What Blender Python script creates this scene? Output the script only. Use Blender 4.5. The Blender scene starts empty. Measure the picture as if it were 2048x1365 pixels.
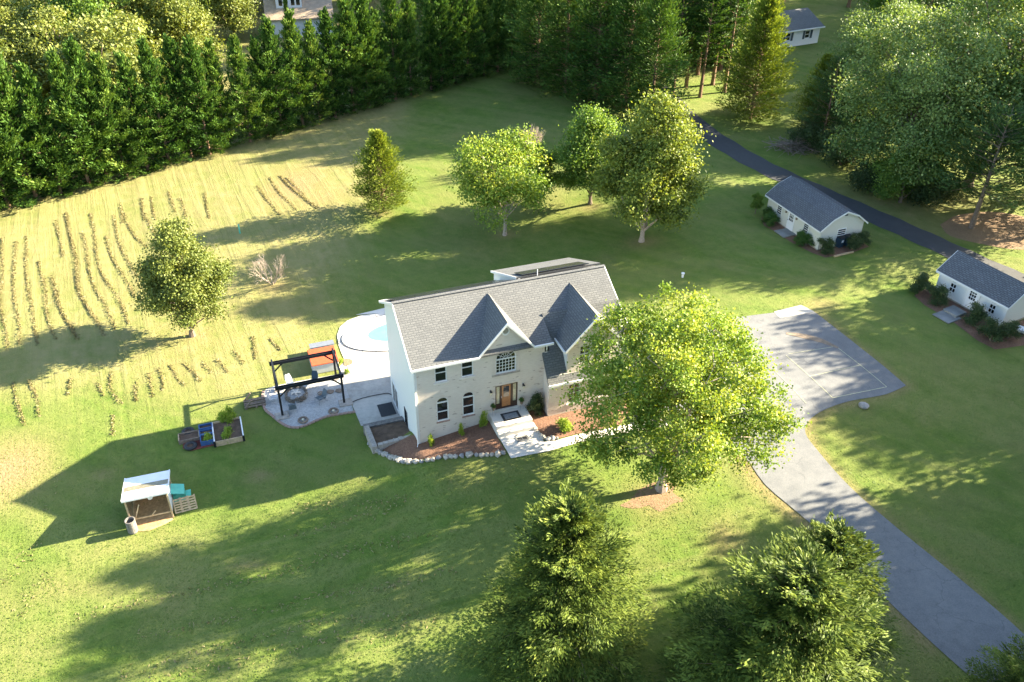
import bpy, bmesh, math, random
import numpy as np
from mathutils import Vector, Matrix
from mathutils.geometry import tessellate_polygon
R_ = math.radians
random.seed(7); rng = np.random.default_rng(7)
scn = bpy.context.scene
COL = scn.collection
# ------------------------------------------------------------------ camera, sky, sun, exposure
FPX, PITCH, ROLL, CAMH = 1720.0, R_(34.445), R_(0.933), 37.871
YAW = R_(20.753); HX, HY = -6.296, 44.679
SUN_AZ, SUN_EL = R_(17.6), R_(22.9)      # azimuth measured from +X towards +Y
cp_, sp_ = math.cos(PITCH), math.sin(PITCH)
_r = np.array([1, 0, 0.]); _f = np.array([0, cp_, -sp_]); _u = np.array([0, sp_, cp_])
cr_, sr_ = math.cos(ROLL), math.sin(ROLL)
R0 = np.stack([cr_ * _r + sr_ * _u, -sr_ * _r + cr_ * _u, _f])
cam_d = bpy.data.cameras.new("camera"); cam = bpy.data.objects.new("camera", cam_d); COL.objects.link(cam)
M4 = Matrix.Identity(4)
for i in range(3):
    M4[i][0] = R0[0][i]; M4[i][1] = R0[1][i]; M4[i][2] = -R0[2][i]
M4[2][3] = CAMH
cam.matrix_world = M4
cam_d.sensor_width = 36; cam_d.lens = 36 * FPX / 2048; cam_d.clip_end = 2000
scn.camera = cam
world = bpy.data.worlds.new("World"); scn.world = world; world.use_nodes = True
wn = world.node_tree.nodes; wl = world.node_tree.links
sky = wn.new("ShaderNodeTexSky"); sky.sky_type = 'NISHITA'; sky.sun_disc = False
sky.sun_elevation = SUN_EL; sky.sun_rotation = R_(90) - SUN_AZ
bg = wn["Background"]; bg.inputs[1].default_value = 0.07
wl.new(sky.outputs[0], bg.inputs[0])
sd = bpy.data.lights.new("sun", 'SUN'); sd.energy = 5.0; sd.angle = R_(0.5); sd.color = (1.0, 0.86, 0.62)
sun = bpy.data.objects.new("sun", sd); COL.objects.link(sun)
sv = Vector((math.cos(SUN_EL) * math.cos(SUN_AZ), math.cos(SUN_EL) * math.sin(SUN_AZ), math.sin(SUN_EL)))
sun.rotation_euler = sv.to_track_quat('Z', 'Y').to_euler(); sun.location = sv * 150
vs = scn.view_settings; vs.view_transform = 'Standard'; vs.look = 'None'; vs.gamma = 1; vs.use_curve_mapping = False
vs.exposure = 2.9
scn.cycles.max_bounces = 5; scn.cycles.diffuse_bounces = 3; scn.cycles.glossy_bounces = 2
scn.cycles.transmission_bounces = 3; scn.cycles.transparent_max_bounces = 4
scn.cycles.caustics_reflective = False; scn.cycles.caustics_refractive = False

# ------------------------------------------------------------------ ground height and pixel -> ground
CY, SY = math.cos(YAW), math.sin(YAW)
def w2h(x, y): a = x - HX; b = y - HY; return CY * a + SY * b, -SY * a + CY * b
def h2w(X, Y): return HX + CY * X - SY * Y, HY + SY * X + CY * Y
def sm(t): t = np.clip(t, 0, 1); return t * t * (3 - 2 * t)
def TH(X, Y):
    """ground height at house coordinates"""
    X = np.asarray(X, float); Y = np.asarray(Y, float)
    f = np.interp(X, [-30, -14, -7, -4, -2, 0, 5, 9, 16, 60], [-3.9, -3.6, -3.2, -2.75, -2.2, -1.5, -.82, -.72, -.72, -.6])
    b = np.interp(X, [-60, 16, 22, 32, 60], [-3.5, -3.42, -2.4, -1.2, -.8])
    y0 = np.interp(X, [-8, 0, 8, 16], [-2, 0.6, 2, 4]); y1 = np.interp(X, [-8, 0, 8, 16], [6, 4.9, 5, 16])
    t = sm((Y - y0) / (y1 - y0)); z = f * (1 - t) + b * t
    far = np.interp(X, [-60, -20, 50, 120], [-4.0, -3.3, -.8, -.4])
    k = np.maximum(sm((-Y - 3) / 12), sm((Y - 20) / 25)); return z * (1 - k) + far * k
def T(x, y):
    X, Y = w2h(np.asarray(x, float), np.asarray(y, float)); return TH(X, Y)
def ray(u, v, z):
    q = R0.T @ np.array([(u - 1024) / FPX, -(v - 682.5) / FPX, 1.0]); t = (z - CAMH) / q[2]
    return q[0] * t, q[1] * t
def gp(u, v, dz=0.0):
    """world point on the ground seen at photo pixel u, v"""
    z = -1.5
    for _ in range(25):
        x, y = ray(u, v, z + dz); z = .5 * z + .5 * float(T(x, y))
    return Vector((x, y, float(T(x, y)) + dz))
def wz(u, v, z): x, y = ray(u, v, z); return Vector((x, y, z))
def hz(u, v, z): x, y = ray(u, v, z); X, Y = w2h(x, y); return (X, Y, z)
def px(p):
    c = R0 @ (np.array(p) - np.array([0, 0, CAMH])); return 1024 + FPX * c[0] / c[2], 682.5 - FPX * c[1] / c[2]

# ------------------------------------------------------------------ materials
MATS = {}
class NB:
    def __init__(s, m): s.t = m.node_tree; s.n = s.t.nodes; s.l = s.t.links
    def new(s, typ, **kw):
        n = s.n.new(typ)
        for k, v in kw.items():
            if k in n.inputs.keys(): 
                if hasattr(v, 'is_output'): s.l.new(v, n.inputs[k])
                else: n.inputs[k].default_value = v
            else: setattr(n, k, v)
        return n
    def noise(s, vec, scale, detail=4, rough=.55, **kw):
        n = s.new('ShaderNodeTexNoise', Scale=scale, Detail=detail, Roughness=rough, **kw)
        if vec is not None: s.l.new(vec, n.inputs['Vector'])
        return n.outputs['Fac']
    def ramp(s, fac, stops):
        r = s.new('ShaderNodeValToRGB'); e = r.color_ramp.elements
        while len(e) > 1: e.remove(e[0])
        e[0].position = stops[0][0]; e[0].color = (*stops[0][1], 1)
        for p, c in stops[1:]:
            q = e.new(p); q.color = (*c, 1)
        s.l.new(fac, r.inputs[0]); return r.outputs[0]
    def mix(s, fac, a, b, mode='MIX'):
        n = s.new('ShaderNodeMix', data_type='RGBA', blend_type=mode)
        for i, v in ((0, fac), (6, a), (7, b)):
            if hasattr(v, 'is_output'): s.l.new(v, n.inputs[i])
            elif i == 0: n.inputs[0].default_value = v
            else: n.inputs[i].default_value = (*v, 1)
        return n.outputs[2]
    def math(s, op, a, b=0.0, clamp=False):
        n = s.new('ShaderNodeMath', operation=op, use_clamp=clamp)
        for i, v in ((0, a), (1, b)):
            if hasattr(v, 'is_output'): s.l.new(v, n.inputs[i])
            else: n.inputs[i].default_value = v
        return n.outputs[0]
    def bump(s, h, strength, dist=.05, normal=None):
        b = s.new('ShaderNodeBump'); b.inputs['Strength'].default_value = strength; b.inputs['Distance'].default_value = dist
        s.l.new(h, b.inputs['Height'])
        if normal is not None: s.l.new(normal, b.inputs['Normal'])
        return b.outputs[0]
def mat(name):
    m = bpy.data.materials.new(name); m.use_nodes = True; MATS[name] = m
    nb = NB(m); return m, nb, nb.n['Principled BSDF']
def simple(name, col, rough=.6, var=.12, scale=3.0, bump=.0, bscale=20., metal=0., spec=.5, vec='Object'):
    m, nb, p = mat(name)
    tc = nb.new('ShaderNodeTexCoord').outputs[vec]
    f = nb.noise(tc, scale, 5)
    d = tuple(max(0, c * (1 - var)) for c in col); l = tuple(min(1, c * (1 + var)) for c in col)
    c = nb.ramp(f, [(.3, d), (.7, l)])
    nb.l.new(c, p.inputs['Base Color']); p.inputs['Roughness'].default_value = rough
    p.inputs['Metallic'].default_value = metal; p.inputs['Specular IOR Level'].default_value = spec
    if bump: nb.l.new(nb.bump(nb.noise(tc, bscale, 6, .65), bump, .03), p.inputs['Normal'])
    return m
def M(n): return MATS[n]
simple('white_trim', (.74, .74, .72), .5, .05); simple('black_metal', (.02, .022, .026), .45, .2, metal=.4)
simple('dark_wood', (.045, .022, .014), .35, .3, 8); simple('door_warm_light', (.42, .19, .075), .3, .2, 6)
simple('pale_glass', (.55, .5, .33), .15, .2, 6)
simple('grey_steel', (.32, .34, .36), .4, .1, metal=.6); simple('timber', (.45, .33, .2), .7, .25, 6, .3, 30)
simple('old_timber', (.2, .15, .11), .85, .35, 6, .4, 30); simple('grey_timber', (.16, .15, .14), .85, .4, 5, .4, 30)
simple('bark', (.16, .12, .09), .9, .35, 5, .8, 12); simple('bark_pale', (.34, .28, .23), .9, .25, 5, .6, 12)
simple('bark_red', (.2, .12, .075), .9, .3, 5, .6, 12)
simple('charcoal_mat', (.03, .033, .038), .85, .2, 20, .3, 60); simple('grey_mat', (.2, .22, .24), .85, .3, 9)
simple('rubber', (.025, .026, .028), .7, .25, 8, .3, 30); simple('blue_plastic', (.04, .1, .24), .45, .15)
simple('green_plastic', (.1, .48, .36), .5, .1); simple('terracotta', (.5, .09, .03), .5, .12, 5)
simple('tub_grey', (.52, .54, .56), .5, .08, 4); simple('stone', (.36, .33, .28), .85, .35, 2.2, .6, 9)
simple('pit_stone', (.15, .125, .1), .9, .4, 3, .6, 9); simple('stone_grey', (.28, .27, .26), .85, .3, 3, .6, 9); simple('paver', (.34, .3, .26), .85, .25, 5, .4, 14)
simple('edging_brick', (.33, .22, .18), .85, .25, 6, .4, 20); simple('concrete', (.62, .58, .52), .8, .1, .8, .2, 25)
simple('concrete_old', (.2, .2, .19), .85, .3, .9, .3, 25); simple('soil', (.10, .065, .042), .95, .4, 2.5, .9, 12)
simple('plastic_white', (.8, .8, .8), .35, .03); simple('sling', (.1, .13, .15), .7, .15)
simple('straw', (.42, .27, .13), .9, .3, 6, .6, 20); simple('panel_clear', (.2, .18, .12), .25, .25, 4)
simple('metal_roof', (.78, .8, .84), .4, .05, 2); simple('foundation', (.33, .3, .24), .85, .2, 4, .3, 20)
simple('shutter', (.02, .05, .08), .6, .1); simple('tan_roof', (.33, .26, .19), .9, .2, 2, .3, 12)
simple('water_teal', (.13, .4, .47), .15, .12, 1.2); simple('lime_paint', (.42, .42, .28), .7, .2, 5)
simple('stain', (.2, .155, .11), .8, .3, 3); simple('green_box', (.06, .2, .1), .6, .1)
simple('lamp_glass', (.6, .55, .4), .2, .1)
# glass of windows
m, nb, p = mat('glass'); p.inputs['Base Color'].default_value = (.015, .018, .018, 1); p.inputs['Roughness'].default_value = .04
p.inputs['Specular IOR Level'].default_value = .9
# solar panel
m, nb, p = mat('solar'); tc = nb.new('ShaderNodeTexCoord').outputs['UV']
b = nb.new('ShaderNodeTexBrick', Scale=6.0); b.offset = 0; nb.l.new(tc, b.inputs[0])
b.inputs['Color1'].default_value = (.012, .014, .025, 1); b.inputs['Color2'].default_value = (.014, .017, .03, 1); b.inputs['Mortar'].default_value = (.08, .08, .085, 1); b.inputs['Mortar Size'].default_value = .01
nb.l.new(b.outputs[0], p.inputs['Base Color']); p.inputs['Roughness'].default_value = .22
# shingles
def shingles(name, c1, c2, c3):
    m, nb, p = mat(name); tc = nb.new('ShaderNodeTexCoord').outputs['UV']
    b = nb.new('ShaderNodeTexBrick', Scale=1.0); nb.l.new(tc, b.inputs[0]); b.offset = .5; b.squash = 1
    b.inputs['Brick Width'].default_value = .36; b.inputs['Row Height'].default_value = .17
    b.inputs['Color1'].default_value = (*c1, 1); b.inputs['Color2'].default_value = (*c2, 1); b.inputs['Mortar'].default_value = (*c3, 1)
    b.inputs['Mortar Size'].default_value = .035; b.inputs['Bias'].default_value = -.1; b.inputs['Mortar Smooth'].default_value = .3
    n = nb.noise(tc, .35, 5, .6); n2 = nb.noise(tc, 14, 3)
    c = nb.mix(.22, b.outputs[0], nb.ramp(n, [(.3, tuple(x * .75 for x in c2)), (.7, tuple(x * 1.25 for x in c1))]))
    c = nb.mix(.35, c, nb.ramp(n2, [(.35, c3), (.65, c1)]))
    nb.l.new(c, p.inputs['Base Color']); p.inputs['Roughness'].default_value = .9; p.inputs['Specular IOR Level'].default_value = .25
    h = nb.math('ADD', nb.math('MULTIPLY', b.outputs['Fac'], -1.0), nb.math('MULTIPLY', n2, .5))
    nb.l.new(nb.bump(h, .5, .012), p.inputs['Normal'])
shingles('shingle_grey', (.165, .17, .168), (.1, .105, .108), (.07, .074, .079))
shingles('shingle_shed', (.17, .18, .195), (.095, .1, .108), (.035, .038, .043))
# brick
m, nb, p = mat('brick'); tc = nb.new('ShaderNodeTexCoord').outputs['UV']
b = nb.new('ShaderNodeTexBrick', Scale=1.0); nb.l.new(tc, b.inputs[0])
b.inputs['Brick Width'].default_value = .22; b.inputs['Row Height'].default_value = .08; b.inputs['Mortar Size'].default_value = .01
b.inputs['Color1'].default_value = (.68, .60, .52, 1); b.inputs['Color2'].default_value = (.58, .49, .42, 1); b.inputs['Mortar'].default_value = (.6, .56, .5, 1)
b.inputs['Bias'].default_value = -.3
dk = nb.new('ShaderNodeTexBrick', Scale=1.0); nb.l.new(tc, dk.inputs[0])
dk.inputs['Brick Width'].default_value = .22; dk.inputs['Row Height'].default_value = .08; dk.inputs['Mortar Size'].default_value = .01
for k, v in (('Color1', 0.), ('Color2', 1.), ('Mortar', 0.)): dk.inputs[k].default_value = (v, v, v, 1)
odd = nb.math('MULTIPLY', nb.math('GREATER_THAN', dk.outputs[0], .93), nb.math('GREATER_THAN', nb.noise(tc, 1.6, 3), .52))
c = nb.mix(nb.math('MULTIPLY', odd, .75), b.outputs[0], (.2, .12, .09))
c = nb.mix(.3, c, nb.ramp(nb.noise(tc, .7, 5), [(.3, (.54, .46, .38)), (.7, (.74, .66, .58))]))
nb.l.new(c, p.inputs['Base Color']); p.inputs['Roughness'].default_value = .9
nb.l.new(nb.bump(nb.math('MULTIPLY', b.outputs['Fac'], -1.0), .35, .01), p.inputs['Normal'])
# siding (lapped boards): horizontal laps from the v coordinate
def siding(name, col, lap=.13, stain=(.6, .62, .6)):
    m, nb, p = mat(name); tc = nb.new('ShaderNodeTexCoord').outputs['UV']
    s = nb.new('ShaderNodeSeparateXYZ'); nb.l.new(tc, s.inputs[0])
    fr = nb.math('FRACT', nb.math('DIVIDE', s.outputs[1], lap))
    line = nb.math('GREATER_THAN', fr, .9)
    n = nb.noise(tc, .6, 5)
    c = nb.mix(nb.math('MULTIPLY', line, .35), col, tuple(x * .55 for x in col))
    c = nb.mix(nb.math('MULTIPLY', n, .3), c, stain)
    nb.l.new(c, p.inputs['Base Color']); p.inputs['Roughness'].default_value = .55
    nb.l.new(nb.bump(nb.math('MULTIPLY', fr, -1.0), .5, .02), p.inputs['Normal'])
siding('siding_white', (.72, .73, .71)); siding('siding_cream', (.62, .61, .53)); siding('siding_blue', (.7, .73, .77))
# asphalt
def asphalt(name, a, b_, cracks=.0):
    m, nb, p = mat(name); tc = nb.new('ShaderNodeTexCoord').outputs['Object']
    n = nb.noise(tc, .25, 6, .6); n2 = nb.noise(tc, 14, 4, .7); n3 = nb.noise(tc, 1.7, 5)
    c = nb.mix(.5, nb.ramp(n, [(.3, a), (.7, b_)]), nb.ramp(n3, [(.3, a), (.75, b_)]))
    c = nb.mix(.22, c, nb.ramp(n2, [(.3, tuple(x * .5 for x in a)), (.7, tuple(min(1, x * 1.6) for x in b_))]))
    if cracks:
        v = nb.new('ShaderNodeTexVoronoi', feature='DISTANCE_TO_EDGE', Scale=.32)
        dv = nb.new('ShaderNodeVectorMath', operation='ADD'); nb.l.new(tc, dv.inputs[0])
        nn = nb.new('ShaderNodeTexNoise', Scale=1.2, Detail=4.0); nb.l.new(tc, nn.inputs[0]); nb.l.new(nn.outputs[1], dv.inputs[1]); nb.l.new(dv.outputs[0], v.inputs['Vector'])
        k = nb.math('MULTIPLY', nb.math('MULTIPLY', nb.math('LESS_THAN', v.outputs[0], .008), nb.math('GREATER_THAN', n, .5)), cracks)
        c = nb.mix(k, c, tuple(x * .45 for x in a))
    nb.l.new(c, p.inputs['Base Color']); p.inputs['Roughness'].default_value = .85
    nb.l.new(nb.bump(n2, .3, .02), p.inputs['Normal'])
asphalt('asphalt_grey', (.09, .098, .106), (.19, .194, .194), .25); asphalt('asphalt_black', (.036, .039, .043), (.062, .066, .07))
# stained patio concrete
m, nb, p = mat('patio_concrete'); tc = nb.new('ShaderNodeTexCoord').outputs['Object']
s = nb.new('ShaderNodeMapping'); nb.l.new(tc, s.inputs[0])
c = nb.ramp(nb.noise(tc, .45, 6, .6), [(.32, (.26, .25, .23)), (.5, (.42, .4, .36)), (.68, (.5, .47, .42))])
c = nb.mix(.3, c, nb.ramp(nb.noise(tc, 3.2, 6, .7), [(.35, (.2, .2, .19)), (.7, (.55, .52, .46))]))
nb.l.new(c, p.inputs['Base Color']); p.inputs['Roughness'].default_value = .85
# pool cover
m, nb, p = mat('pool_cover'); tc = nb.new('ShaderNodeTexCoord').outputs['Object']
c = nb.ramp(nb.noise(tc, .5, 4), [(.4, (.72, .78, .84)), (.6, (.8, .82, .83))])
nb.l.new(c, p.inputs['Base Color']); p.inputs['Roughness'].default_value = .4
# mulch
def mulch(name, a, b_, c_):
    m, nb, p = mat(name); tc = nb.new('ShaderNodeTexCoord').outputs['Object']
    n2 = nb.noise(tc, 9, 6, .8); n = nb.noise(tc, 1.1, 5)
    c = nb.mix(.3, nb.ramp(n2, [(.3, a), (.5, b_), (.72, c_)]), nb.ramp(n, [(.3, a), (.7, b_)]))
    nb.l.new(c, p.inputs['Base Color']); p.inputs['Roughness'].default_value = .95
    nb.l.new(nb.bump(n2, 1.0, .09), p.inputs['Normal'])
mulch('mulch', (.07, .035, .022), (.2, .105, .065), (.36, .21, .14)); mulch('mulch_red', (.1, .022, .018), (.2, .05, .035), (.27, .1, .07))
mulch('gravel', (.2, .2, .2), (.46, .46, .45), (.72, .71, .69)); mulch('needles', (.13, .08, .045), (.24, .155, .085), (.33, .24, .13))
mulch('pebble_brown', (.12, .08, .05), (.25, .18, .11), (.4, .3, .2)); mulch('bare_soil', (.2, .13, .085), (.32, .22, .14), (.42, .3, .19))
# foliage: tint attribute (random per leaf cluster, lighter up broadleaf crowns, sunlit conifer tips painted in) through a ramp, part of the light passes through the leaf
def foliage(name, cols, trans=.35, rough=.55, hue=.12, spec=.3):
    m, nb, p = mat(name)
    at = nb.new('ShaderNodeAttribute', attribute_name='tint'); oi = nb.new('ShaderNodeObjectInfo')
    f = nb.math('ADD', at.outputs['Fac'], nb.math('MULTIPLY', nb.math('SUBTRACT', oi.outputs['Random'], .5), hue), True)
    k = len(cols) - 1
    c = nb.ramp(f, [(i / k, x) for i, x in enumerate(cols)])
    nb.l.new(c, p.inputs['Base Color']); p.inputs['Roughness'].default_value = rough; p.inputs['Specular IOR Level'].default_value = .1 if name.startswith('needle') else spec
    tr = nb.new('ShaderNodeBsdfTranslucent'); nb.l.new(nb.mix(1.0, c, (1.25, 1.15, .45), 'MULTIPLY'), tr.inputs[0])
    ms = nb.new('ShaderNodeMixShader'); ms.inputs[0].default_value = trans
    nb.l.new(p.outputs[0], ms.inputs[1]); nb.l.new(tr.outputs[0], ms.inputs[2])
    nb.l.new(ms.outputs[0], nb.n['Material Output'].inputs[0])
foliage('leaf_maple', [(.07, .13, .018), (.13, .22, .026), (.22, .31, .045), (.36, .39, .06)], .34)
foliage('leaf_green', [(.06, .12, .022), (.1, .19, .03), (.16, .26, .045), (.24, .32, .06)], .38)
foliage('leaf_blue', [(.06, .11, .03), (.1, .17, .045), (.17, .25, .07), (.3, .37, .13)], .3)
foliage('leaf_olive', [(.08, .11, .025), (.12, .16, .035), (.18, .22, .05), (.26, .28, .07)], .28)
foliage('leaf_autumn', [(.07, .1, .022), (.12, .16, .03), (.18, .22, .045), (.27, .28, .07)], .3)
foliage('leaf_yellow', [(.07, .11, .02), (.13, .18, .03), (.21, .27, .045), (.33, .34, .07)], .33)
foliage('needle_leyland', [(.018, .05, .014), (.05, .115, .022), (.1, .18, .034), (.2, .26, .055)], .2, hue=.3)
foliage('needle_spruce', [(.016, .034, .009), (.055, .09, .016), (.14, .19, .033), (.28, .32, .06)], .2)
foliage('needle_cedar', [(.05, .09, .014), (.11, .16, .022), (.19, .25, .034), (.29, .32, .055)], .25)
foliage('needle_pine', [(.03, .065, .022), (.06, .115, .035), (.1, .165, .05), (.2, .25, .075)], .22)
foliage('shrub_dark', [(.02, .04, .015), (.035, .065, .02), (.06, .1, .03), (.12, .14, .05)], .15)
foliage('shrub_box', [(.03, .07, .015), (.05, .11, .02), (.07, .15, .025), (.1, .19, .03)], .2)
foliage('shrub_lime', [(.12, .2, .02), (.2, .32, .03), (.3, .4, .05), (.38, .45, .08)], .35)
foliage('clippings', [(.17, .15, .065), (.23, .2, .09), (.29, .25, .115), (.28, .27, .1)], .2)
foliage('grass_blade', [(.055, .11, .014), (.085, .15, .02), (.13, .18, .03), (.26, .24, .1)], .35, hue=0)
# lawn
m, nb, p = mat('lawn'); tc = nb.new('ShaderNodeTexCoord').outputs['Object']
dry = nb.new('ShaderNodeAttribute', attribute_name='dry').outputs['Fac']
bare = nb.new('ShaderNodeAttribute', attribute_name='bare').outputs['Fac']
n1 = nb.noise(tc, .09, 5, .6); n2 = nb.noise(tc, .9, 6, .7); n3 = nb.noise(tc, 6, 5, .75); n4 = nb.noise(tc, 22, 3, .7)
green = nb.ramp(n2, [(.3, (.052, .11, .012)), (.5, (.082, .15, .018)), (.7, (.135, .185, .032))])
straw = nb.ramp(n2, [(.3, (.14, .17, .045)), (.5, (.215, .205, .078)), (.75, (.3, .245, .125))])
f = nb.math('ADD', nb.math('MULTIPLY', dry, 1.15), nb.math('MULTIPLY', nb.math('SUBTRACT', n1, .5), 1.6))
f = nb.math('ADD', f, nb.math('MULTIPLY', nb.math('SUBTRACT', n3, .5), .6))
f = nb.ramp(f, [(.28, (0, 0, 0)), (.95, (1, 1, 1))])
c = nb.mix(f, green, straw)
# mown stripes, warped by a slow noise
mp = nb.new('ShaderNodeMapping'); nb.l.new(tc, mp.inputs[0]); mp.inputs['Rotation'].default_value = (0, 0, R_(-12))
wv = nb.new('ShaderNodeTexWave', wave_type='BANDS', bands_direction='X', Scale=.22, Distortion=5.0, Detail=3.0); wv.inputs['Detail Scale'].default_value = .25
nb.l.new(mp.outputs[0], wv.inputs[0])
mp2 = nb.new('ShaderNodeMapping'); nb.l.new(tc, mp2.inputs[0]); mp2.inputs['Rotation'].default_value = (0, 0, R_(-25))
wv2 = nb.new('ShaderNodeTexWave', wave_type='BANDS', bands_direction='X', Scale=.17, Distortion=3.5, Detail=3.0); wv2.inputs['Detail Scale'].default_value = .2
nb.l.new(mp2.outputs[0], wv2.inputs[0])
def streak(ang, sx, sy):
    q = nb.new('ShaderNodeMapping'); nb.l.new(tc, q.inputs[0]); q.inputs['Rotation'].default_value = (0, 0, R_(ang)); q2 = nb.new('ShaderNodeMapping'); nb.l.new(q.outputs[0], q2.inputs[0]); q2.inputs['Scale'].default_value = (sx, sy, 1)
    return nb.noise(q2.outputs[0], 1.0, 4, .55, Distortion=.4)
st_a = nb.ramp(streak(-25, .95, .05), [(.42, (0, 0, 0)), (.6, (1, 1, 1))]); st_c = nb.ramp(streak(-19, .05, .75), [(.45, (0, 0, 0)), (.62, (1, 1, 1))]); front_ = nb.new('ShaderNodeAttribute', attribute_name='front').outputs['Fac']; st_b = nb.ramp(streak(-62, .5, .035), [(.42, (0, 0, 0)), (.6, (1, 1, 1))])
stripe = nb.mix(front_, nb.mix(dry, st_b, st_a), st_c)
c = nb.mix(nb.math('MULTIPLY', nb.math('MULTIPLY', stripe, 1.0), .42), c, nb.mix(dry, (.19, .21, .06), (.33, .285, .14)))
pt_ = nb.ramp(nb.noise(tc, .16, 6, .65), [(.46, (0, 0, 0)), (.68, (1, 1, 1))]); c = nb.mix(nb.math('MULTIPLY', pt_, .4), c, (.2, .165, .07))
c = nb.mix(bare, c, nb.ramp(n3, [(.3, (.2, .12, .07)), (.7, (.38, .25, .15))]))
c = nb.mix(.22, c, nb.ramp(n4, [(.35, (.05, .08, .015)), (.68, (.3, .33, .1))]))
nb.l.new(c, p.inputs['Base Color']); p.inputs['Roughness'].default_value = .95; p.inputs['Specular IOR Level'].default_value = .15
b0 = nb.bump(nb.math('MULTIPLY', st_a, dry), .4, .1); b1 = nb.bump(n3, .55, .12, b0); b2 = nb.bump(n4, .6, .05, b1)
nb.l.new(b2, p.inputs['Normal'])

# ------------------------------------------------------------------ mesh helpers
def tag(o, label=None, cat=None, group=None, kind=None):
    for k, v in (('label', label), ('category', cat), ('group', group), ('kind', kind)):
        if v: o[k] = v
    return o
def auto_uv(me):
    uv = me.uv_layers.new(name='UVMap'); nl = len(me.loops)
    if not nl: return
    co = np.empty(len(me.vertices) * 3); me.vertices.foreach_get('co', co); co = co.reshape(-1, 3)
    vi = np.empty(nl, int); me.loops.foreach_get('vertex_index', vi)
    nr = np.empty(len(me.polygons) * 3); me.polygons.foreach_get('normal', nr); nr = nr.reshape(-1, 3)
    lt = np.empty(len(me.polygons), int); me.polygons.foreach_get('loop_total', lt)
    n = np.repeat(nr, lt, 0); u = np.stack([-n[:, 1], n[:, 0], 0 * n[:, 0]], 1)
    L = np.linalg.norm(u, axis=1); flat = L < .05; u[flat] = (1, 0, 0); L[flat] = 1; u /= L[:, None]
    v = np.cross(n, u); P = co[vi]
    me.uv_layers[0].data.foreach_set('uv', np.stack([(P * u).sum(1), (P * v).sum(1)], 1).ravel())
class MB:
    def __init__(s): s.v = []; s.f = []; s.smooth = False
    def quadbox(s, P):           # 8 corner points: bottom 4, top 4
        b = len(s.v); s.v += [tuple(p) for p in P]
        s.f += [tuple(b + i for i in q) for q in ((3, 2, 1, 0), (4, 5, 6, 7), (0, 1, 5, 4), (1, 2, 6, 5), (2, 3, 7, 6), (3, 0, 4, 7))]; return s
    def box(s, x0, x1, y0, y1, z0, z1):
        return s.quadbox([(x0, y0, z0), (x1, y0, z0), (x1, y1, z0), (x0, y1, z0), (x0, y0, z1), (x1, y0, z1), (x1, y1, z1), (x0, y1, z1)])
    def bar(s, a, b, w, h=None, up=(0, 0, 1)):
        h = h or w; a = Vector(a); b = Vector(b); d = (b - a).normalized(); u = Vector(up)
        if abs(d.dot(u)) > .98: u = Vector((0, 1, 0))
        x = d.cross(u).normalized(); y = x.cross(d).normalized()
        P = [p + x * sx * w / 2 + y * sy * h / 2 for p in (a, b) for sx, sy in ((-1, -1), (1, -1), (1, 1), (-1, 1))]
        b0 = len(s.v); s.v += [tuple(p) for p in P]
        s.f += [tuple(b0 + i for i in q) for q in ((0, 1, 2, 3), (7, 6, 5, 4), (0, 4, 5, 1), (1, 5, 6, 2), (2, 6, 7, 3), (3, 7, 4, 0))]; return s
    def tube(s, pts, rad, n=6, cap=True):
        pts = [Vector(p) for p in pts]; rad = rad if hasattr(rad, '__len__') else [rad] * len(pts); b0 = len(s.v)
        for i, p in enumerate(pts):
            d = (pts[min(i + 1, len(pts) - 1)] - pts[max(i - 1, 0)]).normalized()
            u = Vector((0, 0, 1)) if abs(d.z) < .9 else Vector((1, 0, 0))
            x = d.cross(u).normalized(); y = x.cross(d).normalized()
            for k in range(n):
                a = 2 * math.pi * k / n; s.v.append(tuple(p + (x * math.cos(a) + y * math.sin(a)) * rad[i]))
        for i in range(len(pts) - 1):
            for k in range(n):
                a = b0 + i * n + k; b = b0 + i * n + (k + 1) % n; s.f.append((a, b, b + n, a + n))
        if cap: s.f.append(tuple(b0 + k for k in range(n))[::-1]); s.f.append(tuple(b0 + (len(pts) - 1) * n + k for k in range(n)))
        return s
    def lathe(s, prof, n=16, c=(0, 0, 0), cap=True):
        b0 = len(s.v)
        for r, z in prof:
            for k in range(n):
                a = 2 * math.pi * k / n; s.v.append((c[0] + r * math.cos(a), c[1] + r * math.sin(a), c[2] + z))
        for i in range(len(prof) - 1):
            for k in range(n):
                a = b0 + i * n + k; b = b0 + i * n + (k + 1) % n; s.f.append((a, b, b + n, a + n))
        if cap: s.f.append(tuple(b0 + k for k in range(n))[::-1]); s.f.append(tuple(b0 + (len(prof) - 1) * n + k for k in range(n)))
        return s
    def slab(s, poly, d):        # polygon of 3d points, extruded by vector d
        n = len(poly); b = len(s.v); d = Vector(d); s.v += [tuple(p) for p in poly] + [tuple(Vector(p) + d) for p in poly]
        s.f += [tuple(b + i for i in range(n)), tuple(b + n + i for i in range(n))[::-1]]
        s.f += [(b + (i + 1) % n, b + i, b + n + i, b + n + (i + 1) % n) for i in range(n)]; return s
    def holed(s, outer, holes, d):   # planar polygon with holes, thickness vector d
        loops = [[Vector(p) for p in outer]] + [[Vector(p) for p in h] for h in holes]
        tris = tessellate_polygon(loops); flat = [p for l in loops for p in l]; d = Vector(d); b = len(s.v); n = len(flat)
        s.v += [tuple(p) for p in flat] + [tuple(p + d) for p in flat]
        for t in tris: s.f.append(tuple(b + i for i in t)); s.f.append(tuple(b + n + i for i in t[::-1]))
        o = 0
        for l in loops:
            k = len(l)
            for i in range(k): s.f.append((b + o + i, b + o + (i + 1) % k, b + n + o + (i + 1) % k, b + n + o + i))
            o += k
        return s
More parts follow.
